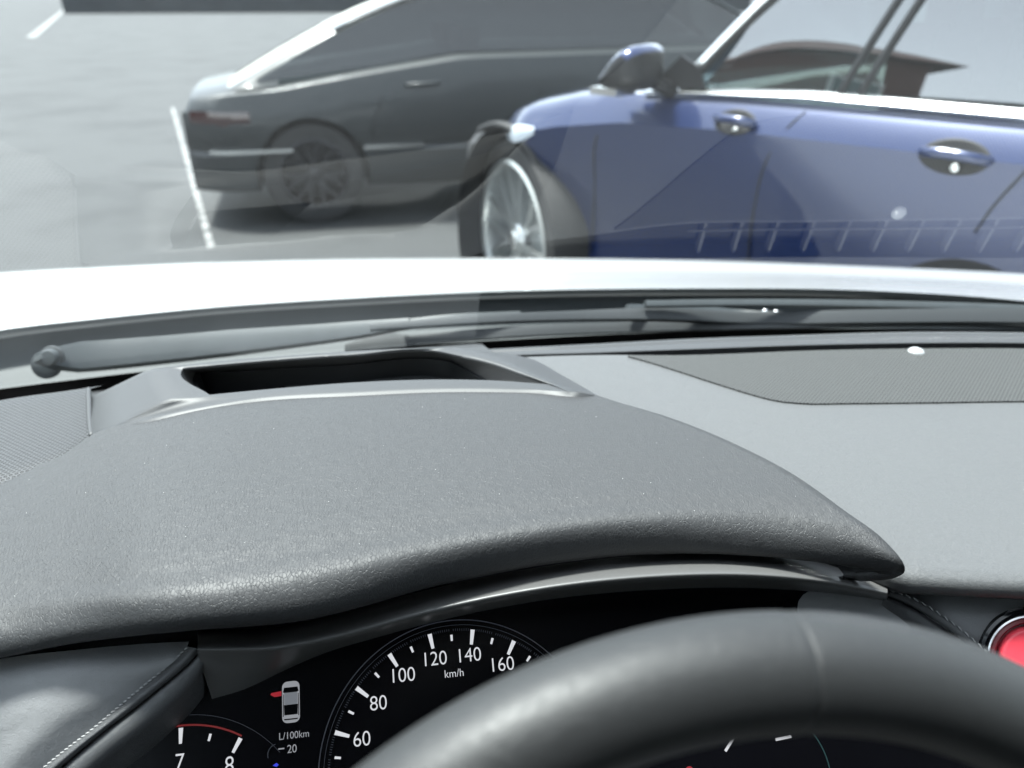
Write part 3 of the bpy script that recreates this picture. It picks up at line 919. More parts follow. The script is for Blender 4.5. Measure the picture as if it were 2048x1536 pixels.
ring(bm, [(0.0208, -0.004), (0.0208, 0.0030), (0.0202, 0.0044), (0.0185, 0.0052), (0.012, 0.0056), (0.004, 0.0057)], cap=True)
obj('button_cap', bm, M['red'], btn, sharp=50)
bm = bmesh.new()
ring(bm, [(0.0232, -0.002), (0.0206, -0.002)])
obj('button_gap', bm, M['cavity'], btn)
def capsule(bm, cx, cy, hw, hh, h, k=10):
    pts = []
    for a in np.linspace(-math.pi / 2, math.pi / 2, k):
        pts.append((cx + hw + hh * math.cos(a), cy + hh * math.sin(a)))
    for a in np.linspace(math.pi / 2, 3 * math.pi / 2, k):
        pts.append((cx - hw + hh * math.cos(a), cy + hh * math.sin(a)))
    bm_prism(bm, [bc + x * bx + y * by + bn * h for x, y in pts], bn * 0.0004)
bm = bmesh.new()
capsule(bm, 0.0035, 0.0078, 0.0055, 0.0024, 0.0056)
obj('button_mark', bm, M['black'], btn, smooth=False)
bm = bmesh.new()
capsule(bm, 0.003, 0.0, 0.0035, 0.0014, 0.0056)
obj('button_lettering', bm, material('white_print', (0.8, 0.8, 0.8), 0.5), btn, smooth=False)

# ---------------- instrument cluster
CC = E(0.0133, 0.3343, -0.448)
TI = R(44.64)
cx_, cy_ = np.array([1.0, 0, 0]), np.array([0, math.cos(TI), math.sin(TI)])
cn = np.array([0, -math.sin(TI), math.cos(TI)])
def C(x, y, h=0.0):
    return CC + x * cx_ + y * cy_ + cn * h
bm = bmesh.new()
bm_grid(bm, [[C(x, y) for x in np.linspace(-0.29, 0.36, 14)] for y in np.linspace(-0.14, 0.115, 8)])
clu = obj('instrument_cluster', bm, M['dial'], car, smooth=False)

def radial(bm, c, ang, r0, r1, w0, w1, h, mi=0):
    s_, c_ = math.sin(ang), math.cos(ang)
    p = lambda r_, w: C(c[0] + r_ * s_ + w * c_, c[1] + r_ * c_ - w * s_, h)
    f = bm.faces.new([bm.verts.new(q) for q in (p(r0, -w0), p(r0, w0), p(r1, w1), p(r1, -w1))])
    f.material_index = mi
def arc(bm, c, r0, r1, a0, a1, h, n=60, mi=0):
    rows = [[C(c[0] + r_ * math.sin(a), c[1] + r_ * math.cos(a), h) for a in np.linspace(a0, a1, n)] for r_ in (r0, r1)]
    bm_grid(bm, rows, mi=mi)
def text(bm, s, x, y, size, h=0.0006, mi=0, rot=0.0, xs_=0.92, weight=0.0, italic=0.0):
    cu = bpy.data.curves.new('t', 'FONT')
    cu.body = s
    cu.size = 1.0
    cu.align_x = 'CENTER'
    cu.align_y = 'CENTER'
    cu.offset = weight
    cu.shear = italic
    to = bpy.data.objects.new('t', cu)
    COL.objects.link(to)
    dg = bpy.context.evaluated_depsgraph_get()
    me = bpy.data.meshes.new_from_object(to.evaluated_get(dg))
    bpy.data.objects.remove(to)
    bpy.data.curves.remove(cu)
    vs = []
    cr, sr = math.cos(rot), math.sin(rot)
    xsv = [v.co.x for v in me.vertices]; ysv = [v.co.y for v in me.vertices]
    mx, my = (min(xsv) + max(xsv)) / 2, (min(ysv) + max(ysv)) / 2
    for v in me.vertices:
        a, b_ = (v.co.x - mx) * size * xs_, (v.co.y - my) * size
        vs.append(bm.verts.new(C(x + a * cr - b_ * sr, y + a * sr + b_ * cr, h)))
    for p in me.polygons:
        try:
            f = bm.faces.new([vs[i] for i in p.vertices])
            f.material_index = mi
        except ValueError:
            pass
    bpy.data.meshes.remove(me)

LIT = [M['lit_white'], M['lit_grey'], M['lit_faint'], M['lit_red']]
D20 = R(20.06)
# speedometer
bm = bmesh.new()
for v in range(0, 270, 10):
    a = (v - 130) / 20 * D20
    if abs(a) > R(138):
        continue
    if v % 20 == 0:
        radial(bm, (0, 0), a, 0.0747, 0.0844, 0.00100, 0.00145, 0.0006)
        txt = str(v)
        rr = 0.0668 if len(txt) == 2 else 0.0672
        text(bm, txt, (rr - 0.0005) * math.sin(a), (rr + 0.001) * math.cos(a), 0.0128, weight=-0.008)
    else:
        radial(bm, (0, 0), a, 0.0772, 0.0812, 0.0007, 0.0008, 0.0006)
for v in range(0, 261, 1):
    a = (v - 130) / 20 * D20
    if v % 10:
        radial(bm, (0, 0), a, 0.0835, 0.0850, 0.00018, 0.00018, 0.0005, mi=2)
text(bm, 'km/h', 0.0, 0.0566, 0.0072, weight=-0.008)
arc(bm, (0, 0), 0.0902, 0.0909, R(-138), R(138), 0.0006, 160, mi=2)
arc(bm, (0, 0), 0.0872, 0.0875, R(-138), R(138), 0.0006, 160, mi=2)
obj('speedometer', bm, LIT, clu, smooth=False, sharp='keep')
# rev counter
TC = (-0.1755, -0.031)
bm = bmesh.new()
for k2 in range(0, 17):
    v = k2 / 2
    a = (v - 7) * R(30.5)
    if k2 % 2 == 0:
        radial(bm, TC, a, 0.0635, 0.0728, 0.0009, 0.0014, 0.0006)
        if v < 7.5:
            text(bm, str(int(v)), TC[0] + 0.0528 * math.sin(a), TC[1] + 0.0528 * math.cos(a), 0.0148, xs_=0.85, weight=-0.008)
        else:
            text(bm, '8', TC[0] + 0.0302, TC[1] + 0.0478, 0.0148, xs_=0.85, weight=-0.008)
    else:
        radial(bm, TC, a, 0.0655, 0.0698, 0.0007, 0.0008, 0.0006)
arc(bm, TC, 0.0736, 0.0747, R(-24), R(30.5), 0.0005, 30, mi=3)
arc(bm, TC, 0.0800, 0.0803, R(-30), R(50), 0.0005, 50, mi=2)
text(bm, 'x1000r/min', TC[0] + 0.003, TC[1] + 0.0408, 0.0062, weight=0.0)
obj('rev_counter', bm, LIT, clu, smooth=False, sharp='keep')
# trip readout
bm = bmesh.new()
text(bm, 'L/100km', -0.1052, 0.0300, 0.0060, mi=1)
text(bm, '20', -0.1066, 0.0220, 0.0068, mi=1)
radial(bm, (-0.1135, 0.0227), R(90), -0.0017, 0.0021, 0.0004, 0.0004, 0.0006, mi=1)
arc(bm, (-0.116, 0.020), 0.0055, 0.0060, R(-110), R(-10), 0.0005, 14, mi=2)
obj('fuel_readout', bm, LIT, clu, smooth=False, sharp='keep')
# the little car with an open door
bm = bmesh.new()
def pc(x, y):
    return (-0.1070 + x, 0.0500 + y)
def flat(bm, pts, mi, h):
    f = bm.faces.new([bm.verts.new(C(*pc(x, y), h)) for x, y in pts])
    f.material_index = mi
def rrect(x0, y0, x1, y1, r_, top=0.0):
    pts = []
    for cx0, cy0, a0 in ((x1 - r_, y1 - r_, 0), (x0 + r_, y1 - r_, 90), (x0 + r_, y0 + r_, 180), (x1 - r_, y0 + r_, 270)):
        for a in np.linspace(a0, a0 + 90, 6):
            pts.append((cx0 + r_ * math.cos(R(a)), cy0 + r_ * math.sin(R(a))))
    return pts
flat(bm, rrect(-0.0056, -0.0126, 0.0056, 0.0126, 0.0034), 0, 0.0006)
flat(bm, [(-0.0050, 0.0062), (-0.0043, 0.0090), (0.0043, 0.0090), (0.0050, 0.0062), (0.0040, 0.0058), (-0.0040, 0.0058)], 1, 0.0008)
flat(bm, [(-0.0042, -0.0078), (0.0042, -0.0078), (0.0045, -0.0016), (-0.0045, -0.0016)], 1, 0.0008)
flat(bm, rrect(-0.0042, -0.0016, 0.0042, 0.0058, 0.0008), 2, 0.0008)
for s_ in (-1, 1):
    flat(bm, [(s_ * 0.0046, -0.0085), (s_ * 0.0051, -0.0085), (s_ * 0.0050, 0.0050), (s_ * 0.0046, 0.0050)], 1, 0.0008)
flat(bm, [(-0.0046, -0.0100), (0.0046, -0.0100), (0.0040, -0.0108), (-0.0040, -0.0108)], 1, 0.0008)
flat(bm, [(-0.0060, 0.0042), (-0.0060, 0.0072), (-0.0124, 0.0066), (-0.0130, 0.0056), (-0.0105, 0.0040)], 3, 0.0006)
obj('door_ajar_icon', bm, [M['lit_grey'], M['dial'], material('lit_car_roof', (0.02, 0.02, 0.02), emit=(0.7, 0.75, 0.85), emit_strength=0.03), M['lit_bright_red']], clu, smooth=False, sharp='keep')
# small lamps and the right gauge
bm = bmesh.new()
flat_c = lambda pts, h=0.0006: bm.faces.new([bm.verts.new(C(x, y, h)) for x, y in pts])
flat_c([(-0.1187, 0.0135), (-0.1163, 0.0148), (-0.1148, 0.0135), (-0.1163, 0.0124)])
obj('indicator_lamp', bm, M['lit_blue'], clu, smooth=False, sharp='keep')['label'] = 'small blue lamp'
bm = bmesh.new()
xx, yy = -0.0010, 0.0340
for p in ([(0, 0), (0.0006, 0), (0.0006, 0.0042), (0, 0.0042)], [(0, 0.0036), (0.0062, 0.0036), (0.0062, 0.0042), (0, 0.0042)], [(0.0056, 0), (0.0062, 0), (0.0062, 0.0042), (0.0056, 0.0042)], [(0, 0), (0.0062, 0), (0.0062, 0.0006), (0, 0.0006)]):
    flat_c([(xx + a - 0.002, yy + b_ - 0.0025) for a, b_ in p])
obj('indicator_lamp', bm, M['lit_red'], clu, smooth=False, sharp='keep')['label'] = 'faint red lamp outline'
bm = bmesh.new()
flat_c([(0.1509 + 0.0030 * math.cos(a), -0.0205 + 0.0030 * math.sin(a)) for a in np.linspace(0, 2 * math.pi, 16, endpoint=False)])
obj('indicator_lamp', bm, M['lit_bright_red'], clu, smooth=False, sharp='keep')['label'] = 'round red lamp'
bm = bmesh.new()
def barq(p, q, w, mi):
    p, q = np.array(p), np.array(q)
    d = (q - p) / np.linalg.norm(q - p); n_ = np.array([-d[1], d[0]]) * w
    f = bm.faces.new([bm.verts.new(C(*z_, 0.0006)) for z_ in (p - n_, q - n_, q + n_, p + n_)])
    f.material_index = mi
barq((0.2140, -0.0082), (0.2255, -0.0074), 0.0009, 0)
arc(bm, (0.2021, -0.031), 0.0455, 0.0463, R(30), R(100), 0.0005, 24, mi=4)
obj('fuel_gauge', bm, LIT + [M['lit_teal']], clu, smooth=False, sharp='keep')
bm = bmesh.new()
barq((0.1776, -0.0113), (0.1863, -0.0025), 0.0009, 0)
obj('gauge_pointer', bm, M['lit_white'], clu, smooth=False, sharp='keep')

# ---------------- bezel round the instruments
ridge_p = [(395, 1300), (480, 1299), (540, 1297), (600, 1288), (700, 1266), (800, 1238), (900, 1213), (1000, 1192), (1100, 1175), (1300, 1154), (1500, 1150), (1650, 1163), (1775, 1187)]
low_p = [(424, 1398), (490, 1378), (530, 1360), (560, 1345), (650, 1306), (750, 1276), (860, 1246), (980, 1219), (1090, 1200), (1300, 1180), (1500, 1176), (1650, 1186), (1772, 1205)]
tR = [0.470, 0.472, 0.474, 0.475, 0.477, 0.479, 0.481, 0.484, 0.486, 0.491, 0.498, 0.506, 0.516]
def cl_t(u, v):
    d = ray(u, v)
    return np.dot(CC - EYE, cn) / np.dot(d, cn)
up_rows = []
for dv, dt in ((-44, 0.045), (-30, 0.024), (-16, 0.009), (-8, 0.003), (-3, 0.0003), (0, 0.0), (3, 0.0008), (7, 0.003)):
    up_rows.append([T(u, v + dv, t + dt) for (u, v), t in zip(ridge_p, tR)])
low_rows = []
for k in (0.3, 0.6, 0.85, 1.0):
    q = []
    for (u, v), (u2, v2), t in zip(ridge_p, low_p, tR):
        uu, vv = u * (1 - k) + u2 * k, (v + 7) * (1 - k) + v2 * k
        tl_ = cl_t(u2, v2) - 0.0005
        q.append(T(uu, vv, (t + 0.003) * (1 - k) + tl_ * k))
    low_rows.append(q)
bm = bmesh.new()
bm_grid(bm, [spline(r_, 70) for r_ in up_rows + low_rows])
obj('instrument_bezel', bm, M['bezel'], car, sharp=80)

# ---------------- steering wheel
WC, WT, WR, WY, Wr = E(0.0848, 0.0618, -0.3513), R(61.15), 0.1927, R(4.24), 0.0180
ex = np.array([math.cos(WY), math.sin(WY), 0])
ew = np.array([-math.sin(WY) * math.cos(WT), math.cos(WY) * math.cos(WT), math.sin(WT)])
nw = np.cross(ex, ew)                        # towards the driver and up
def rim_pt(th, ph, r_=Wr):
    rad = math.sin(th) * ex + math.cos(th) * ew
    return WC + WR * rad + r_ * (math.cos(ph) * rad + math.sin(ph) * nw)
SEAM = R(8.5)
bm = bmesh.new()
ths = list(np.linspace(R(-180), SEAM - R(0.6), 150)) + [SEAM - R(0.3), SEAM - R(0.12), SEAM, SEAM + R(0.12), SEAM + R(0.3)] + list(np.linspace(SEAM + R(0.6), R(180), 130))
rows = []
for th in ths:
    dip = 0.0006 * math.exp(-((th - SEAM) / R(0.15)) ** 2) + (0.0003 if th > SEAM else 0.0) * math.exp(-abs(th - SEAM) / R(1.2))
    rows.append([rim_pt(th, ph, Wr - dip) for ph in np.linspace(0, 2 * math.pi, 40, endpoint=False)])
bm_grid(bm, rows, closed=True)
bmesh.ops.remove_doubles(bm, verts=bm.verts[:], dist=1e-5)
whl = obj('steering_wheel', bm, M['wheel'], car)
bm = bmesh.new()
hubc = WC - nw * 0.035
rows = []
for r_, h in ((0.075, -0.03), (0.078, -0.01), (0.072, 0.004), (0.05, 0.012), (0.02, 0.016)):
    rows.append([hubc + r_ * (math.cos(a) * ex + 0.85 * math.sin(a) * ew) + nw * h for a in np.linspace(0, 2 * math.pi, 40, endpoint=False)])
vs = bm_grid(bm, rows, closed=True); bm.faces.new(vs[-1]); bm.faces.new(vs[0])
obj('hub', bm, M['lower'], whl)
for sgn, a0 in ((1, 100), (-1, 100), (1, 180)):
    bm = bmesh.new()
    th = R(a0) * sgn
    rad = math.sin(th) * ex + math.cos(th) * ew
    bm_tube(bm, spline([hubc + rad * 0.05, hubc + rad * 0.12 + nw * 0.006, WC + rad * (WR - 0.004)], 14), [0.020] * 10 + [0.017, 0.015, 0.013, 0.012], 14, squash=0.6)
    obj('spoke', bm, M['bezel'], whl)

# ---------------- the rest of the cabin
bm = bmesh.new()
rt = [glass_pt(x, 1.185, -0.01) for x in np.linspace(XL, XR, 24)]
rows = [rt, [p + np.array([0, -0.10, 0.012]) for p in rt]]
for y in (-0.4, -0.9, -1.5, -2.0):
    rows.append([np.array([p[0], y, EYE[2] + 0.300 - 0.02 * max(0, -y - 0.9)]) for p in rt])
top = [[p + np.array([0, 0, 0.045]) for p in r_] for r_ in rows]
bm_grid(bm, rows + top[::-1])
obj('roof_lining', bm, M['headliner'], car, sharp=40)
for sgn, x in ((-1, XL + 0.02), (1, XR - 0.02)):
    bm = bmesh.new()
    bm_box(bm, (x, -0.55, 0.62), (0.035, 1.5, 0.28))
    d_ = obj('door_panel', bm, M['seat'], car, smooth=False)
    bm = bmesh.new()
    bm_prism(bm, [(x, 0.66, 0.90), (x, -0.76, 0.90), (x, -0.80, 1.71), (x, -0.1, 1.69), (x, 0.62, 1.10)], (0.004, 0, 0))
    obj('side_window', bm, M['side_glass'], d_, smooth=False)
    bm = bmesh.new()
    bm_prism(bm, [(x, -0.77, 0.90), (x, -2.0, 0.90), (x, -2.0, 1.69), (x, -0.81, 1.71)], (0.004, 0, 0))
    obj('side_window', bm, M['privacy_glass'], d_, smooth=False)
    bm = bmesh.new()
    path = spline([glass_pt(x, w, -0.01) for w in np.linspace(-0.05, 1.20, 12)], 16)
    bm_tube(bm, path, 0.034, 10)
    obj('pillar', bm, M['headliner'], car)
    bm = bmesh.new()
    bm_tube(bm, [(x, -0.75, 1.02), (x, -0.80, 1.3), (x, -0.84, 1.72)], 0.05, 8)
    obj('pillar', bm, M['headliner'], car)
for cx0 in (0.07, 0.84):
    bm = bmesh.new()
    bm_box(bm, (cx0, -0.62, 0.95), (0.25, 0.07, 0.32))
    bm_box(bm, (cx0, -0.70, 1.37), (0.13, 0.045, 0.09))
    obj('seat', bm, M['seat'], car, smooth=False)
bm = bmesh.new()
bm_box(bm, (0.43, -1.75, 0.8), (1.0, 0.10, 0.42))
obj('rear_seat', bm, M['seat'], car, smooth=False)
bm = bmesh.new()
bm_prism(bm, [(XL, -2.0, 1.10), (XR, -2.0, 1.10), (XR, -1.98, 1.70), (XL, -1.98, 1.70)], (0, -0.005, 0))
obj('rear_window', bm, M['privacy_glass'], car, smooth=False)
bm = bmesh.new()
bm_box(bm, (0.43, -0.5, 0.33), (1.0, 1.3, 0.03))
bm_box(bm, (0.43, 0.78, 0.66), (1.0, 0.02, 0.30))
obj('floor_pan', bm, M['seat'], car, smooth=False)
for x in (-0.50, 1.36):
    for y in (1.35, -1.45):
        bm = bmesh.new()
        bm_tube(bm, [(x - 0.11, y, 0.32), (x + 0.11, y, 0.32)], 0.32, 24)
        obj('wheel', bm, M['rubber'], car, sharp=40)

# ================================================================== other cars
def frame_of(origin, axis):
    a = np.array([axis[0], axis[1], 0.0]); a /= np.linalg.norm(a)
    return np.array([origin[0], origin[1], 0.0]), a

def cut(o, cutters):
    for c in cutters:
        m = o.modifiers.new('b', 'BOOLEAN')
        m.operation = 'DIFFERENCE'
        m.object = c
        m.solver = 'EXACT'
    dg = bpy.context.evaluated_depsgraph_get()
    me = bpy.data.meshes.new_from_object(o.evaluated_get(dg))
    old = o.data
    o.modifiers.clear()
    o.data = me
    bpy.data.meshes.remove(old)
    for p in me.polygons:
        p.use_smooth = True
    me.set_sharp_from_angle(angle=R(35))
    for c in cutters:
        d = c.data
        bpy.data.objects.remove(c)
        bpy.data.meshes.remove(d)

M['blue_paint'] = material('metallic_blue_paint', (0.001, 0.0115, 0.062), 0.30, metal=0.3, coat=1.0, coat_rough=0.03)
M['dark_paint'] = material('dark_grey_paint', (0.007, 0.011, 0.013), 0.5, metal=0.1, coat=0.3, coat_rough=0.15)
M['cladding'] = material('black_cladding', (0.009, 0.009, 0.0095), 0.6)
M['chrome'] = material('satin_chrome', (0.82, 0.84, 0.84), 0.22, metal=1.0)
M['rim_metal'] = material('alloy', (0.62, 0.64, 0.63), 0.3, metal=0.85)
M['tyre'] = material('tyre_rubber', (0.018, 0.018, 0.018), 0.75)
M['car_glass'] = thin_glass('tinted_car_glass', (0.12, 0.16, 0.155), 0.22, 0.78)
M['trim_black'] = material('window_trim', (0.008, 0.008, 0.009), 0.45, spec=0.3)
M['mirror'] = material('mirror_silver', (0.9, 0.9, 0.9), 0.02, metal=1.0)
M['dark_glass'] = thin_glass('dark_car_glass', (0.10, 0.12, 0.12), 0.08, 0.9)
M['cabin_dark'] = material('dark_cabin', (0.03, 0.03, 0.032), 0.8)

# ---------------- blue car
o0, ua = frame_of((0.4169, 3.2536), (0.6146, -0.7888))       # at the front hub, pointing to the rear
no = np.array([ua[1], -ua[0], 0.0])
if np.dot(no, -o0) < 0:
    no = -no
def B(s, o, h):
    return o0 + ua * s + no * o + np.array([0, 0, h])
suv = empty('blue_car', B(0.9, -0.85, 0))
tag(suv, 'dark blue car with a bright chrome strip under its side windows', 'car')
WID = 1.72
def sec_blue(s):
    """left half section from sill to the top of the lower body"""
    nose = 0.0
    if s < 0.10:
        nose = 0.95 * (0.10 - s) ** 1.25
    tail = 0.0
    if s > 2.25:
        tail = 0.5 * (s - 2.25) ** 1.6
    belt = np.interp(s, [-0.6, -0.3, 0.0, 0.3, 0.6, 1.0, 1.4, 2.6], [0.88, 0.92, 0.985, 1.055, 1.10, 1.118, 1.122, 1.13])
    sh = belt - 0.075
    top = belt + np.interp(s, [-0.6, 0.0, 0.5, 0.7], [0.03, 0.05, 0.03, 0.0])
    i = nose + tail
    pts = [(-0.10 - i, 0.24), (-0.03 - i, 0.27), (-0.03 - i, 0.36), (-0.035 - i, 0.46), (-0.05 - i, 0.56), (-0.042 - i, 0.68), (-0.014 - i, 0.82), (0.016 - i, belt - 0.115), (0.018 - i, belt - 0.092), (-0.018 - i, belt - 0.03), (-0.048 - i, belt),
           (-0.16 - i, belt + (top - belt) * 0.6), (-0.45, top), (-WID / 2, top + 0.008)]
    return pts
def mirror_half(pts):
    return pts + [(-WID - o_, h_) for o_, h_ in pts[::-1][1:]]
sts = list(np.linspace(-0.06, 2.75, 72))
bm = bmesh.new()
rows = [[B(s, o_, h_) for o_, h_ in mirror_half(sec_blue(s))] for s in sts]
vs = bm_grid(bm, rows, closed=True)
bm.faces.new(vs[0]); bm.faces.new(vs[-1])
bmesh.ops.recalc_face_normals(bm, faces=bm.faces[:])
body = obj('body', bm, M['blue_paint'], suv)
def ell_cutter(sc, hc, rx, rz, depth0, depth1):
    b_ = bmesh.new()
    rows = [[B(sc + rx * math.cos(a), d_, hc + rz * math.sin(a)) for a in np.linspace(0, 2 * math.pi, 48, endpoint=False)] for d_ in (depth0, depth1)]
    vs_ = bm_grid(b_, rows, closed=True)
    b_.faces.new(vs_[0]); b_.faces.new(vs_[-1])
    return obj('cutter', b_, M['cladding'])
cut(body, [ell_cutter(-0.02, 0.43, 0.31, 0.50, 0.2, -0.42), ell_cutter(1.80, 0.37, 0.30, 0.39, 0.2, -0.42)])
body.parent = suv
body.matrix_parent_inverse = Matrix.Translation(-suv.location)
# dark front bumper and arch surrounds
bm = bmesh.new()
rows = []
for s in np.linspace(-0.60, -0.063, 16):
    k = (s + 0.60) / 0.537
    i = 0.42 * (1 - k) ** 2.2
    hb = np.interp(s, [-0.8, -0.35, -0.06], [0.72, 0.86, 0.91])
    pts = [(-0.12 - i, 0.20), (-0.04 - i, 0.24), (-0.01 - i, 0.45), (-0.01 - i, 0.66), (-0.03 - i, hb - 0.05), (-0.10 - i, hb), (-0.5, hb + 0.02), (-WID / 2, hb + 0.03)]
    rows.append([B(s, o_, h_) for o_, h_ in mirror_half(pts)])
vs = bm_grid(bm, rows, closed=True)
bm.faces.new(vs[0]); bm.faces.new(vs[-1])
bump_o = obj('front_bumper', bm, M['cladding'], suv)
cut(bump_o, [ell_cutter(-0.02, 0.43, 0.31, 0.50, 0.2, -0.42)])
bump_o.parent = suv
bump_o.matrix_parent_inverse = Matrix.Translation(-suv.location)
def arch(sc, hc, rx, rz, a0, a1, lip=True):
    b_ = bmesh.new()
    rows = []
    for rr, d_ in ((0.0, -0.40), (0.0, -0.035)) if not lip else ((0.0, -0.40), (0.0, -0.02), (-0.006, 0.008), (0.0, 0.012), (0.014, 0.010), (0.018, 0.004), (0.018, -0.02)):
        rows.append([B(sc + (rx + rr) * math.cos(a), d_, hc + (rz + rr) * math.sin(a)) for a in np.linspace(R(a0), R(a1), 40)])
    bm_grid(b_, rows)
    return obj('wheel_arch', b_, M['cladding'], suv, sharp=50)
arch(-0.02, 0.43, 0.31, 0.50, -22, 112)
arch(-0.02, 0.43, 0.31, 0.50, 112, 200, lip=False)
arch(1.80, 0.37, 0.30, 0.39, -20, 200, lip=False)

def car_wheel(parent, c, axle, spin_r, width, nsp, hub_bright=True, sp_w=0.5):
    """tyre with an alloy rim as a sub-part; axle points outward"""
    ax = np.array(axle, float); ax /= np.linalg.norm(ax)
    zz = np.array([0, 0, 1.0]); aa = np.cross(zz, ax); aa /= np.linalg.norm(aa)
    P = lambda r_, a, d_: c + r_ * (math.cos(a) * aa + math.sin(a) * zz) + ax * d_
    an = np.linspace(0, 2 * math.pi, 56, endpoint=False)
    rt_, rr_ = spin_r
    b_ = bmesh.new()
    prof = [(rr_ * 0.98, -width), (rt_ * 0.96, -width), (rt_, -width * 0.8), (rt_, -width * 0.15), (rt_ * 0.975, 0.0), (rr_ * 1.1, 0.006), (rr_ * 1.0, 0.0), (rr_ * 0.98, -0.02)]
    bm_grid(b_, [[P(r_, a, d_) for a in an] for r_, d_ in prof], closed=True)
    t_ = obj('wheel', b_, M['tyre'], parent, sharp=50)
    b_ = bmesh.new()
    prof = [(rr_ * 1.0, 0.003), (rr_ * 0.955, 0.008), (rr_ * 0.915, 0.0), (rr_ * 0.90, -0.03), (rr_ * 0.86, -width * 0.9), (0.02, -width * 0.92)]
    bm_grid(b_, [[P(r_, a, d_) for a in an] for r_, d_ in prof], closed=True)
    for k in range(nsp):
        for da in (-0.5, 0.5):
            a0 = 2 * math.pi * k / nsp + math.pi / 2 + da * sp_w * 0.22
            a1 = 2 * math.pi * k / nsp + math.pi / 2 + da * sp_w
            w0, w1 = 0.016, 0.011
            rows = []
            for q in np.linspace(0, 1, 6):
                a = a0 * (1 - q) + a1 * q
                r_ = rr_ * (0.16 * (1 - q) + 0.93 * q)
                w_ = (w0 * (1 - q) + w1 * q)
                d_ = -0.012 - 0.022 * (1 - q)
                tn_ = np.array(P(1, a + math.pi / 2, 0)) - c
                cpt = P(r_, a, d_)
                rows.append([cpt - tn_ * w_ - ax * 0.03, cpt - tn_ * w_ * 0.8, cpt + tn_ * w_ * 0.8, cpt + tn_ * w_ - ax * 0.03])
            bm_grid(b_, rows)
    bm_grid(b_, [[P(r_, a, d_) for a in an] for r_, d_ in ((rr_ * 0.22, -0.06), (rr_ * 0.22, -0.03), (rr_ * 0.18, -0.018), (0.004, -0.014))], closed=True)
    obj('rim', b_, M['rim_metal'], t_, sharp=35)
    b_ = bmesh.new()
    disc(b_, c - ax * 0.016, ax, rr_ * 0.13, 0.012, 24)
    obj('hub_cap', b_, M['chrome'], t_, sharp=40)
    return t_
st = R(22)
ax_f = no * math.cos(st) - ua * math.sin(st)
car_wheel(suv, B(-0.008, -0.06, 0.435), ax_f, (0.435, 0.352), 0.24, 7)
car_wheel(suv, B(1.80, -0.06, 0.36), no, (0.36, 0.27), 0.24, 7)
for s_, h_ in ((-0.008, 0.435), (1.80, 0.36)):
    car_wheel(suv, B(s_, -WID + 0.06, h_), -no, (0.36, 0.27), 0.24, 7)

# greenhouse: glass between belt and roof
def G_(s, h):                                   # inset of the side glass with height
    return -0.050 - 0.27 * max(0, h - 1.12)
RH = 1.60
win_lo = [(0.80, 1.128), (1.10, 1.150), (1.40, 1.160), (1.70, 1.166), (2.10, 1.168), (2.50, 1.172)]
win_hi = [(0.86, 1.18), (1.04, 1.40), (1.22, 1.555), (1.45, 1.585), (1.9, 1.585), (2.35, 1.50)]
lo_ = spline([B(s, G_(s, h), h) for s, h in win_lo], 40)
hi_ = spline([B(s, G_(s, h), h) for s, h in [(0.80, 1.128), (0.92, 1.27), (1.05, 1.41), (1.22, 1.54), (1.5, 1.585), (1.95, 1.58), (2.35, 1.46), (2.50, 1.172)]], 40)
def pane(s0, s1, name='side_window'):
    b_ = bmesh.new()
    S_lo = np.array([np.dot(p - o0, ua) for p in lo_]); S_hi = np.array([np.dot(p - o0, ua) for p in hi_])
    rows = []
    for k in np.linspace(0, 1, 9):
        r_ = []
        for q in np.linspace(0, 1, 14):
            s = s0 + (s1 - s0) * q + (0.16 * k if s0 > 0.85 else 0.14 * k * q)
            h0 = np.interp(s, S_lo, lo_[:, 2]); h1 = np.interp(min(s, 2.49), S_hi, hi_[:, 2])
            h = h0 + (h1 - h0) * k
            bow = 0.012 * math.sin(math.pi * k)
            r_.append(B(s, G_(s, h) + bow, h))
        rows.append(r_)
    bm_grid(b_, rows)
    return obj(name, b_, M['car_glass'], suv)
pane(0.86, 1.335)
pane(1.335, 1.395)
pane(1.395, 1.845)
pane(1.845, 2.30)
# pillars, frames
def bar(pts, rad, name, mat, squash=1.0, n=30):
    b_ = bmesh.new()
    bm_tube(b_, spline(pts, n), rad, 10, squash=squash)
    return obj(name, b_, mat, suv)
for ds in (-0.028, 0.030):
    bar([B(1.365 + ds + 0.16 * k, G_(1.4, 1.16 + 0.42 * k) + 0.012 * math.sin(math.pi * k) + 0.002, 1.16 + 0.42 * k) for k in np.linspace(0, 1, 8)], 0.011, 'door_pillar', M['trim_black'])
bar([B(1.845 + 0.16 * k, G_(1.8, 1.16 + 0.42 * k) + 0.012 * math.sin(math.pi * k) + 0.001, 1.16 + 0.42 * k) for k in np.linspace(0, 1, 8)], 0.010, 'window_divider', M['trim_black'])
bar(list(hi_[:]), 0.020, 'window_frame', M['trim_black'])
bar([p + no * 0.016 + np.array([0, 0, 0.012]) for p in hi_[1:-1]], 0.012, 'window_trim', M['chrome'])
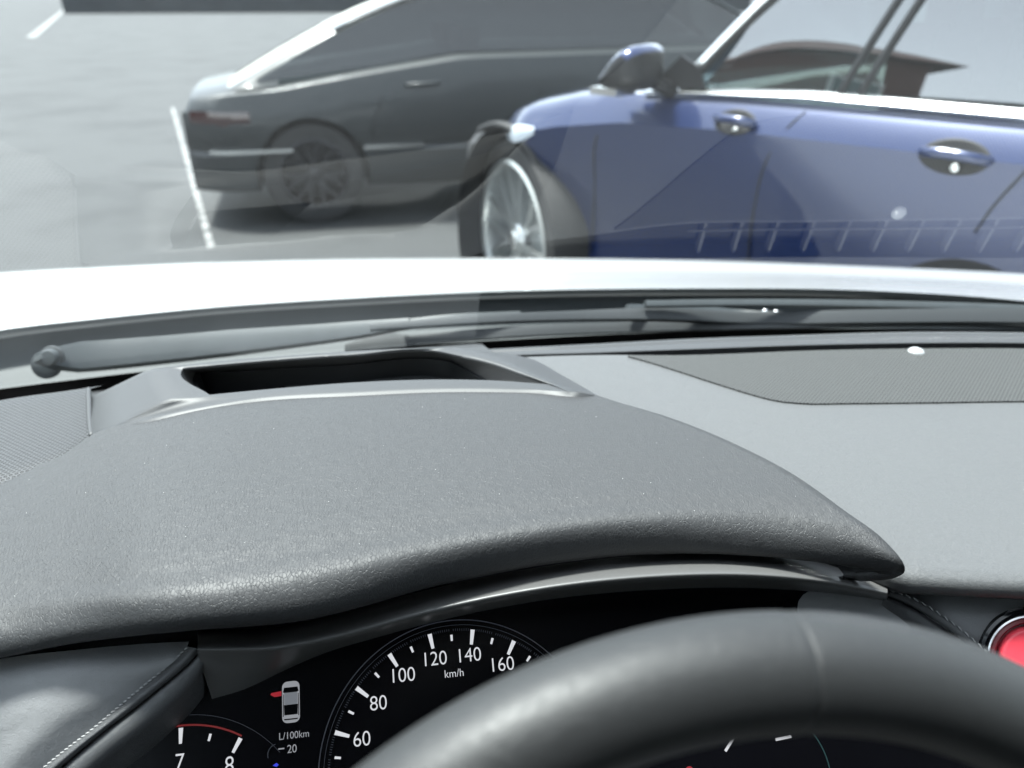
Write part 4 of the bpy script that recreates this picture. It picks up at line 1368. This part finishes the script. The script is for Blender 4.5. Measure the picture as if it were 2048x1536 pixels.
# painted roof pillars and roof
bm = bmesh.new()
hh = np.array(hi_)
rail = []
for p in hh:
    s = np.dot(p - o0, ua); o_ = np.dot(p - o0, no)
    rail.append((s, o_, p[2]))
rows = []
for din, dh in ((0.0, 0.01), (-0.03, 0.035), (-0.12, 0.06), (-0.40, 0.075)):
    rows.append([B(s, o_ + din, h + dh * min(1, max(0.0, (h - 1.12) / 0.3))) for s, o_, h in rail])
rows.append([B(s, -WID / 2, h + 0.08 * min(1, max(0.0, (h - 1.12) / 0.3))) for s, o_, h in rail])
rows += [[B(s, -WID - o_ - din, h + dh * min(1, max(0.0, (h - 1.12) / 0.3))) for s, o_, h in rail] for din, dh in ((-0.40, 0.075), (-0.12, 0.06), (-0.03, 0.035), (0.0, 0.01))]
# leave the windscreen and rear window open: keep only the roof span in the middle, all of it at the pillars
n_ = len(rail)
i0 = next(i for i, r_ in enumerate(rail) if r_[2] > 1.54)
i1 = max(i for i, r_ in enumerate(rail) if r_[2] > 1.50)
bm_grid(bm, [r_[i0:i1 + 1] for r_ in rows])
bm_grid(bm, [r_[:i0 + 1] for r_ in rows[:2]]); bm_grid(bm, [r_[:i0 + 1] for r_ in rows[-2:]])
bm_grid(bm, [r_[i1:] for r_ in rows[:2]]); bm_grid(bm, [r_[i1:] for r_ in rows[-2:]])
bmesh.ops.remove_doubles(bm, verts=bm.verts[:], dist=1e-4)
obj('roof', bm, M['blue_paint'], suv, sharp=50)
bm = bmesh.new()
bm_grid(bm, [[lerp(r_a, r_b, k) for r_a, r_b in zip(rows[1][:i0 + 1], rows[-2][:i0 + 1])] for k in np.linspace(0, 1, 12)])
obj('windscreen', bm, M['car_glass'], suv)
bm = bmesh.new()
bm_grid(bm, [[lerp(r_a, r_b, k) for r_a, r_b in zip(rows[1][i1:], rows[-2][i1:])] for k in np.linspace(0, 1, 8)])
obj('rear_window', bm, M['car_glass'], suv)
bm = bmesh.new()
bm_grid(bm, [[B(s, -WID - G_(s, h), h) for s, h in ((0.9, 1.13), (1.6, 1.16), (2.4, 1.17))], [B(s, -WID - G_(s, h), h) for s, h in ((1.2, 1.53), (1.6, 1.58), (2.3, 1.5))]])
obj('side_window', bm, M['car_glass'], suv)
# cabin
for s in (1.45, 2.15):
    for o_ in (-0.45, -1.25):
        bm = bmesh.new()
        bm_box(bm, B(s, o_, 1.08), (0.06, 0.22, 0.26), (ua, no, (0, 0, 1)))
        bm_box(bm, B(s + 0.03, o_, 1.40), (0.045, 0.12, 0.08), (ua, no, (0, 0, 1)))
        obj('seat', bm, M['cabin_dark'], suv, smooth=False)
# chrome belt strip
bm = bmesh.new()
rows = []
for s in np.linspace(0.66, 2.45, 50):
    hb = np.interp(s, [0.66, 0.8, 1.25, 1.83, 2.45], [1.108, 1.114, 1.132, 1.130, 1.130])
    ht = np.interp(s, [0.66, 0.8, 1.25, 1.83, 2.45], [1.122, 1.133, 1.160, 1.160, 1.162])
    rows.append([B(s, -0.050, hb - 0.004), B(s, -0.032, hb), B(s, -0.028, hb * 0.7 + ht * 0.3), B(s, -0.040, ht - 0.006), B(s, -0.058, ht - 0.002)])
bm_grid(bm, rows)
obj('chrome_strip', bm, M['chrome'], suv, sharp=60)
# shut lines
def side_o(s, h):
    p = sec_blue(s)
    hs = [q[1] for q in p[:11]]; os_ = [q[0] for q in p[:11]]
    return float(np.interp(h, hs, os_))
def shut(pts):
    b_ = bmesh.new()
    P = spline([B(s, side_o(s, h) + 0.0005, h) for s, h in pts], 30)
    bm_tube(b_, P, 0.0032, 6)
    return obj('door_gap', b_, M['trim_black'], suv)
shut([(1.255, 1.10), (1.225, 1.06), (1.17, 0.95), (1.14, 0.80), (1.14, 0.50), (1.16, 0.30)])
shut([(1.895, 1.10), (1.875, 1.03), (1.82, 0.92), (1.79, 0.84)])
shut([(0.565, 1.085), (0.50, 0.95), (0.47, 0.75), (0.46, 0.50), (0.47, 0.32)])
# door handles: a dished recess, coloured black for the shade inside it, and a grip
def handle(s, h, w, hh_):
    b_ = bmesh.new()
    c0 = B(s, side_o(s, h) + 0.002, h)
    rows = []
    for r_, d_ in ((1.0, 0.001), (0.92, 0.0025), (0.80, 0.0008), (0.02, 0.0006)):
        rows.append([B(s + w * r_ * math.cos(a), side_o(s, h + hh_ * r_ * math.sin(a)) + d_ + 0.002, h + hh_ * r_ * math.sin(a)) for a in np.linspace(0, 2 * math.pi, 32, endpoint=False)])
    bm_grid(b_, rows, closed=True)
    hd = obj('door_handle', b_, M['trim_black'], suv)
    b_ = bmesh.new()
    path = spline([c0 + ua * (w * q) + no * d_ + np.array([0, 0, dz]) for q, d_, dz in ((-0.95, 0.004, 0.008), (-0.7, 0.03, 0.012), (0, 0.038, 0.014), (0.7, 0.032, 0.010), (1.05, 0.006, 0.002))], 24)
    bm_tube(b_, path, [0.008] + [0.0115] * 22 + [0.008], 10, squash=1.2)
    obj('grip', b_, M['blue_paint'], hd)
    b_ = bmesh.new()
    disc(b_, c0 + ua * (w * 0.12) + np.array([0, 0, -0.024]) + no * 0.004, no, 0.011, 0.008)
    obj('lock', b_, M['rim_metal'], hd)
handle(1.045, 1.052, 0.070, 0.038)
handle(1.70, 1.030, 0.088, 0.046)
# door mirror
bm = bmesh.new()
prof_m = [(0.600, 1.150), (0.640, 1.200), (0.690, 1.250), (0.735, 1.272), (0.762, 1.262), (0.772, 1.215), (0.768, 1.150), (0.745, 1.132), (0.680, 1.130), (0.630, 1.134)]
pm = np.array(prof_m); pcn = pm.mean(axis=0)
pm = spline(np.vstack([pm, pm[:1]])[:, [0, 1, 1]], 41)[:-1, :2]
rows = []
for d_, k in ((0.0, 0.55), (0.006, 0.82), (0.025, 0.97), (0.07, 1.0), (0.13, 0.97), (0.175, 0.86), (0.195, 0.62), (0.20, 0.2)):
    rows.append([B(*((pcn + (q - pcn) * k)[:1]), d_, (pcn + (q - pcn) * k)[1]) for q in pm])
vs = bm_grid(bm, rows, closed=True)
bm.faces.new(vs[0]); bm.faces.new(vs[-1])
bmesh.ops.recalc_face_normals(bm, faces=bm.faces[:])
for f in bm.faces:
    f.material_index = 0 if f.normal.z > 0.28 else 1
dm = obj('door_mirror', bm, [M['blue_paint'], M['trim_black']], suv)
bm = bmesh.new()
bm_tube(bm, [B(0.76, -0.05, 1.125), B(0.73, 0.0, 1.145), B(0.71, 0.06, 1.165)], [0.05, 0.036, 0.034], 10, squash=0.6)
obj('mirror_arm', bm, M['trim_black'], dm)
bm = bmesh.new()
bm_box(bm, B(0.62, 0.09, 1.122), (0.055, 0.055, 0.012), (ua, no, (0, 0, 1)))
obj('mirror_base', bm, M['chrome'], dm, smooth=False)
bm = bmesh.new()
bm_prism(bm, [B(s, -0.046, h) for s, h in ((0.68, 1.125), (0.90, 1.137), (0.87, 1.20), (0.80, 1.235))], no * 0.012)
obj('mirror_triangle', bm, M['trim_black'], dm, smooth=False)
# headlight
bm = bmesh.new()
rows = []
for s in np.linspace(0.0, 0.20, 8):
    w_ = 0.030 * math.sin(math.pi * min(1, (s + 0.03) / 0.25)) + 0.004
    h_ = 0.895 + 0.22 * s
    rows.append([B(s, side_o(s, h_) + 0.004, h_ - w_), B(s, side_o(s, h_) + 0.012, h_), B(s, side_o(s, h_) + 0.004, h_ + w_)])
bm_grid(bm, rows)
obj('headlight', bm, material('headlight_lens', (0.55, 0.6, 0.65), 0.1, coat=1.0), suv)

# ---------------- dark car beyond
d0 = FW(388, 400, 5.0)
q1 = FW(1400, 400, 5.9)
o1, u1 = frame_of(d0, q1[:2] - d0[:2])
n1 = np.array([u1[1], -u1[0], 0.0])
if np.dot(n1, -o1) < 0:
    n1 = -n1
def K(s, o, h):
    return o1 + u1 * s + n1 * o + np.array([0, 0, h])
dk = empty('dark_car', K(1.9, -0.85, 0))
tag(dk, 'dark grey low car with its sloping rear window, parked behind the blue car', 'car')
WK = 1.74
def sec_dark(s):
    tail = 0.55 * max(0, 0.28 - s) ** 1.5 / 0.28 ** 0.5
    nose = 0.6 * max(0, s - 4.5) ** 1.5
    top = np.interp(s, [0, 0.05, 0.3, 0.6, 1.2, 1.8, 4.0, 4.6, 5.1], [0.70, 0.82, 0.86, 0.88, 0.97, 1.05, 1.08, 0.98, 0.80])
    i = tail + nose
    pts = [(-0.12 - i, 0.22), (-0.03 - i, 0.25), (-0.012 - i, 0.36), (0.0 - i, 0.47), (-0.022 - i, 0.50), (0.0 - i, 0.53), (0.012 - i, 0.66), (0.0 - i, max(0.74, top - 0.13)), (-0.04 - i, top - 0.02), (-0.08 - i, top), (-0.4 - i * 0.5, top + 0.02), (-WK / 2, top + 0.03)]
    return pts
bm = bmesh.new()
rows = [[K(s, o_, h_) for o_, h_ in (lambda p: p + [(-WK - a_, b_) for a_, b_ in p[::-1][1:]])(sec_dark(s))] for s in [0.0, 0.02, 0.06, 0.12, 0.2] + list(np.linspace(0.3, 5.1, 50))]
vs = bm_grid(bm, rows, closed=True)
bm.faces.new(vs[0]); bm.faces.new(vs[-1])
kb = obj('body', bm, M['dark_paint'], dk)
def k_cut(sc, rx):
    b_ = bmesh.new()
    rows = [[K(sc + rx * math.cos(a), d_, 0.33 + rx * math.sin(a)) for a in np.linspace(0, 2 * math.pi, 40, endpoint=False)] for d_ in (0.2, -0.35)]
    vs_ = bm_grid(b_, rows, closed=True)
    b_.faces.new(vs_[0]); b_.faces.new(vs_[-1])
    return obj('cutter', b_, M['cladding'])
cut(kb, [k_cut(0.78, 0.37), k_cut(4.15, 0.37)])
kb.parent = dk
kb.matrix_parent_inverse = Matrix.Translation(-dk.location)
M['dark_rim'] = material('dark_alloy', (0.025, 0.025, 0.028), 0.4, metal=0.5)
for s in (0.78, 4.15):
    for o_, ax in ((-0.04, n1), (-WK + 0.04, -n1)):
        w_ = car_wheel(dk, K(s, o_, 0.33), ax, (0.33, 0.23), 0.2, 7)
        for ch in w_.children:
            ch.data.materials[0] = M['dark_rim']
    b_ = bmesh.new()
    bm_grid(b_, [[K(s + 0.37 * math.cos(a), d_, 0.33 + 0.37 * math.sin(a)) for a in np.linspace(R(-15), R(195), 30)] for d_ in (-0.02, -0.4)])
    obj('wheel_arch', b_, M['cladding'], dk)
# greenhouse
prof = [(0.30, 0.868), (0.75, 1.09), (1.25, 1.31), (1.6, 1.42), (2.1, 1.48), (2.9, 1.50), (3.5, 1.45), (4.0, 1.24), (4.3, 1.08)]
pr = spline([(s, 0, h) for s, h in prof], 60)
def kin(h):
    return -0.09 - 0.40 * max(0, h - 0.9)
rows = []
for s, _, h in pr:
    rows.append([K(s, kin(h) + d_, h - e_) for d_, e_ in ((0.0, 0.03), (-0.02, 0.008), (-0.07, -0.004), (-0.3, -0.02))] + [K(s, -WK / 2, h + 0.026)] + [K(s, -WK - kin(h) - d_, h - e_) for d_, e_ in ((-0.3, -0.02), (-0.07, -0.004), (-0.02, 0.008), (0.0, 0.03))])
ia = next(i for i, p in enumerate(pr) if p[2] > 1.40)
ib = max(i for i, p in enumerate(pr) if p[2] > 1.43)
bm = bmesh.new()
bm_grid(bm, rows[ia:ib + 1])
bm_grid(bm, [r_[:3] for r_ in rows]); bm_grid(bm, [r_[-3:] for r_ in rows])
bm_grid(bm, [[K(s, kin(h), h - 0.03), K(s, kin(0.9) + 0.02, min(h - 0.031, 0.88))] for s, _, h in pr if s < 0.62])
bmesh.ops.remove_doubles(bm, verts=bm.verts[:], dist=1e-4)
obj('roof', bm, M['dark_paint'], dk, sharp=50)
bm = bmesh.new()
bm_grid(bm, [r_[2:7] for r_ in rows[:ia + 1]])
obj('rear_window', bm, M['dark_glass'], dk)
bm = bmesh.new()
bm_grid(bm, [r_[2:7] for r_ in rows[ib:]])
obj('windscreen', bm, M['dark_glass'], dk)
bm = bmesh.new()
wl_ = lambda s: float(np.interp(s, [0.3, 1.2, 1.8, 4.3], [0.89, 0.985, 1.065, 1.09])) + 0.045
for o_sign in (0, 1):
    lo2 = [(s, float(np.interp(s, [0.3, 1.2, 1.8, 4.3], [0.89, 0.985, 1.065, 1.09]))) for s, _, h in pr if h > wl_(s)]
    hi2 = [(s, h - 0.035) for s, _, h in pr if h > wl_(s)]
    f_ = (lambda s, h: K(s, kin(h) + 0.004, h)) if o_sign == 0 else (lambda s, h: K(s, -WK - kin(h) - 0.004, h))
    bm_grid(bm, [[f_(s, h) for s, h in lo2], [f_(s, h) for s, h in hi2]])
obj('side_window', bm, M['dark_glass'], dk)
bm = bmesh.new()
bm_tube(bm, spline([K(s, kin(h) + 0.012, h - 0.012) for s, _, h in pr if h > 1.2], 30), 0.014, 8)
obj('roof_trim', bm, M['dark_paint'], dk)
def dark_o(s, h):
    p = sec_dark(s)[:10]
    return float(np.interp(h, [q[1] for q in p], [q[0] for q in p]))
for pts in ([(1.30, 0.97), (1.26, 0.80), (1.20, 0.66), (1.22, 0.30)], [(2.35, 1.04), (2.34, 0.8), (2.34, 0.3)]):
    bm = bmesh.new()
    bm_tube(bm, spline([K(s, dark_o(s, h) + 0.001, h) for s, h in pts], 24), 0.0035, 6)
    obj('door_gap', bm, M['trim_black'], dk)
bm = bmesh.new()
bm_tube(bm, spline([K(1.42, dark_o(1.42, 0.88) + 0.004, 0.88), K(1.46, dark_o(1.46, 0.885) + 0.03, 0.885), K(1.60, dark_o(1.6, 0.89) + 0.03, 0.89), K(1.64, dark_o(1.64, 0.89) + 0.004, 0.89)], 14), 0.012, 8)
obj('door_handle', bm, M['dark_paint'], dk)
bm = bmesh.new()
rows = [[K(s, sec_dark(s)[7][0] + d_, h_) for d_, h_ in ((0.006, 0.66), (0.014, 0.70), (0.004, 0.75))] for s in np.linspace(0.05, 0.42, 8)]
bm_grid(bm, rows)
obj('tail_lamp', bm, material('tail_lamp_lens', (0.03, 0.008, 0.009), 0.15, coat=1.0), dk)
for s0, s1 in ((0.14, 0.66), (1.12, 1.52)):
    bm = bmesh.new()
    rows = [[K(s, sec_dark(s)[4][0] + d_, h) for d_, h in ((0.012, 0.482), (0.03, 0.49), (0.03, 0.51), (0.012, 0.518))] for s in np.linspace(s0, s1, 12)]
    bm_grid(bm, rows)
    obj('side_moulding', bm, M['chrome'], dk, sharp=40)
for o_ in (-0.45, -1.25):
    bm = bmesh.new()
    bm_box(bm, K(1.9, o_, 0.95), (0.06, 0.22, 0.26), (u1, n1, (0, 0, 1)))
    obj('seat', bm, M['cabin_dark'], dk, smooth=False)

# ---------------- low dark wall along the far edge of the lot
wl0, wl1 = Z(128, 27, -1.42), Z(1500, 22, -1.42)
wd = (wl1 - wl0) / np.linalg.norm(wl1 - wl0)
bm = bmesh.new()
wn_ = np.array([-wd[1], wd[0], 0])
bm_prism(bm, [wl0, wl1, wl1 + wn_ * 0.4, wl0 + wn_ * 0.4], (0, 0, 1.3))
bm_prism(bm, [wl0 - wn_ * 0.06 - wd * 0.06, wl1 - wn_ * 0.06 + wd * 0.06, wl1 + wn_ * 0.46 + wd * 0.06, wl0 + wn_ * 0.46 - wd * 0.06], (0, 0, 0.0))if False else None
tag(obj('boundary_wall', bm, material('dark_wall', (0.03, 0.035, 0.04), 0.8, var=0.4, var_scale=0.6), smooth=False), 'long low dark wall along the far edge of the lot', 'wall')

# ---------------- brown house beside the lot, mirrored in the blue car's windows
hx, hy = -15.0, 0.2
hs = empty('brown_house', (hx, hy, 0))
tag(hs, "brown house with a dark hipped roof, mirrored in the blue car's side windows", 'house')
bm = bmesh.new()
bm_box(bm, (hx, hy, 2.95), (2.6, 3.2, 2.95))
obj('wall', bm, material('brown_brick', (0.10, 0.045, 0.035), 0.85, var=0.3, var_scale=6), hs, smooth=False)
bm = bmesh.new()
c_ = [bm.verts.new(p) for p in ((hx - 3.0, hy - 3.7, 5.92), (hx + 3.0, hy - 3.7, 5.92), (hx + 3.0, hy + 3.4, 5.92), (hx - 3.0, hy + 3.4, 5.92), (hx, hy - 0.6, 7.75), (hx, hy + 1.5, 7.75))]
for q in ((0, 1, 4), (1, 2, 5, 4), (2, 3, 5), (3, 0, 4, 5), (3, 2, 1, 0)):
    bm.faces.new([c_[i] for i in q])
obj('roof', bm, material('brown_roof', (0.06, 0.032, 0.032), 0.8, var=0.3, var_scale=4), hs, smooth=False)
for zz_ in (1.6, 4.3):
    for yy in (-2.0, 0.1, 2.2):
        bm = bmesh.new()
        bm_box(bm, (hx + 2.61, hy + yy, zz_), (0.04, 0.5, 0.65))
        wf = obj('window', bm, M['white_frame'] if 'white_frame' in M else M.setdefault('white_frame', material('window_frame_white', (0.6, 0.6, 0.58), 0.5)), hs, smooth=False)
        bm = bmesh.new()
        bm_box(bm, (hx + 2.655, hy + yy, zz_), (0.008, 0.43, 0.58))
        obj('pane', bm, M['gloss_black'], wf, smooth=False)
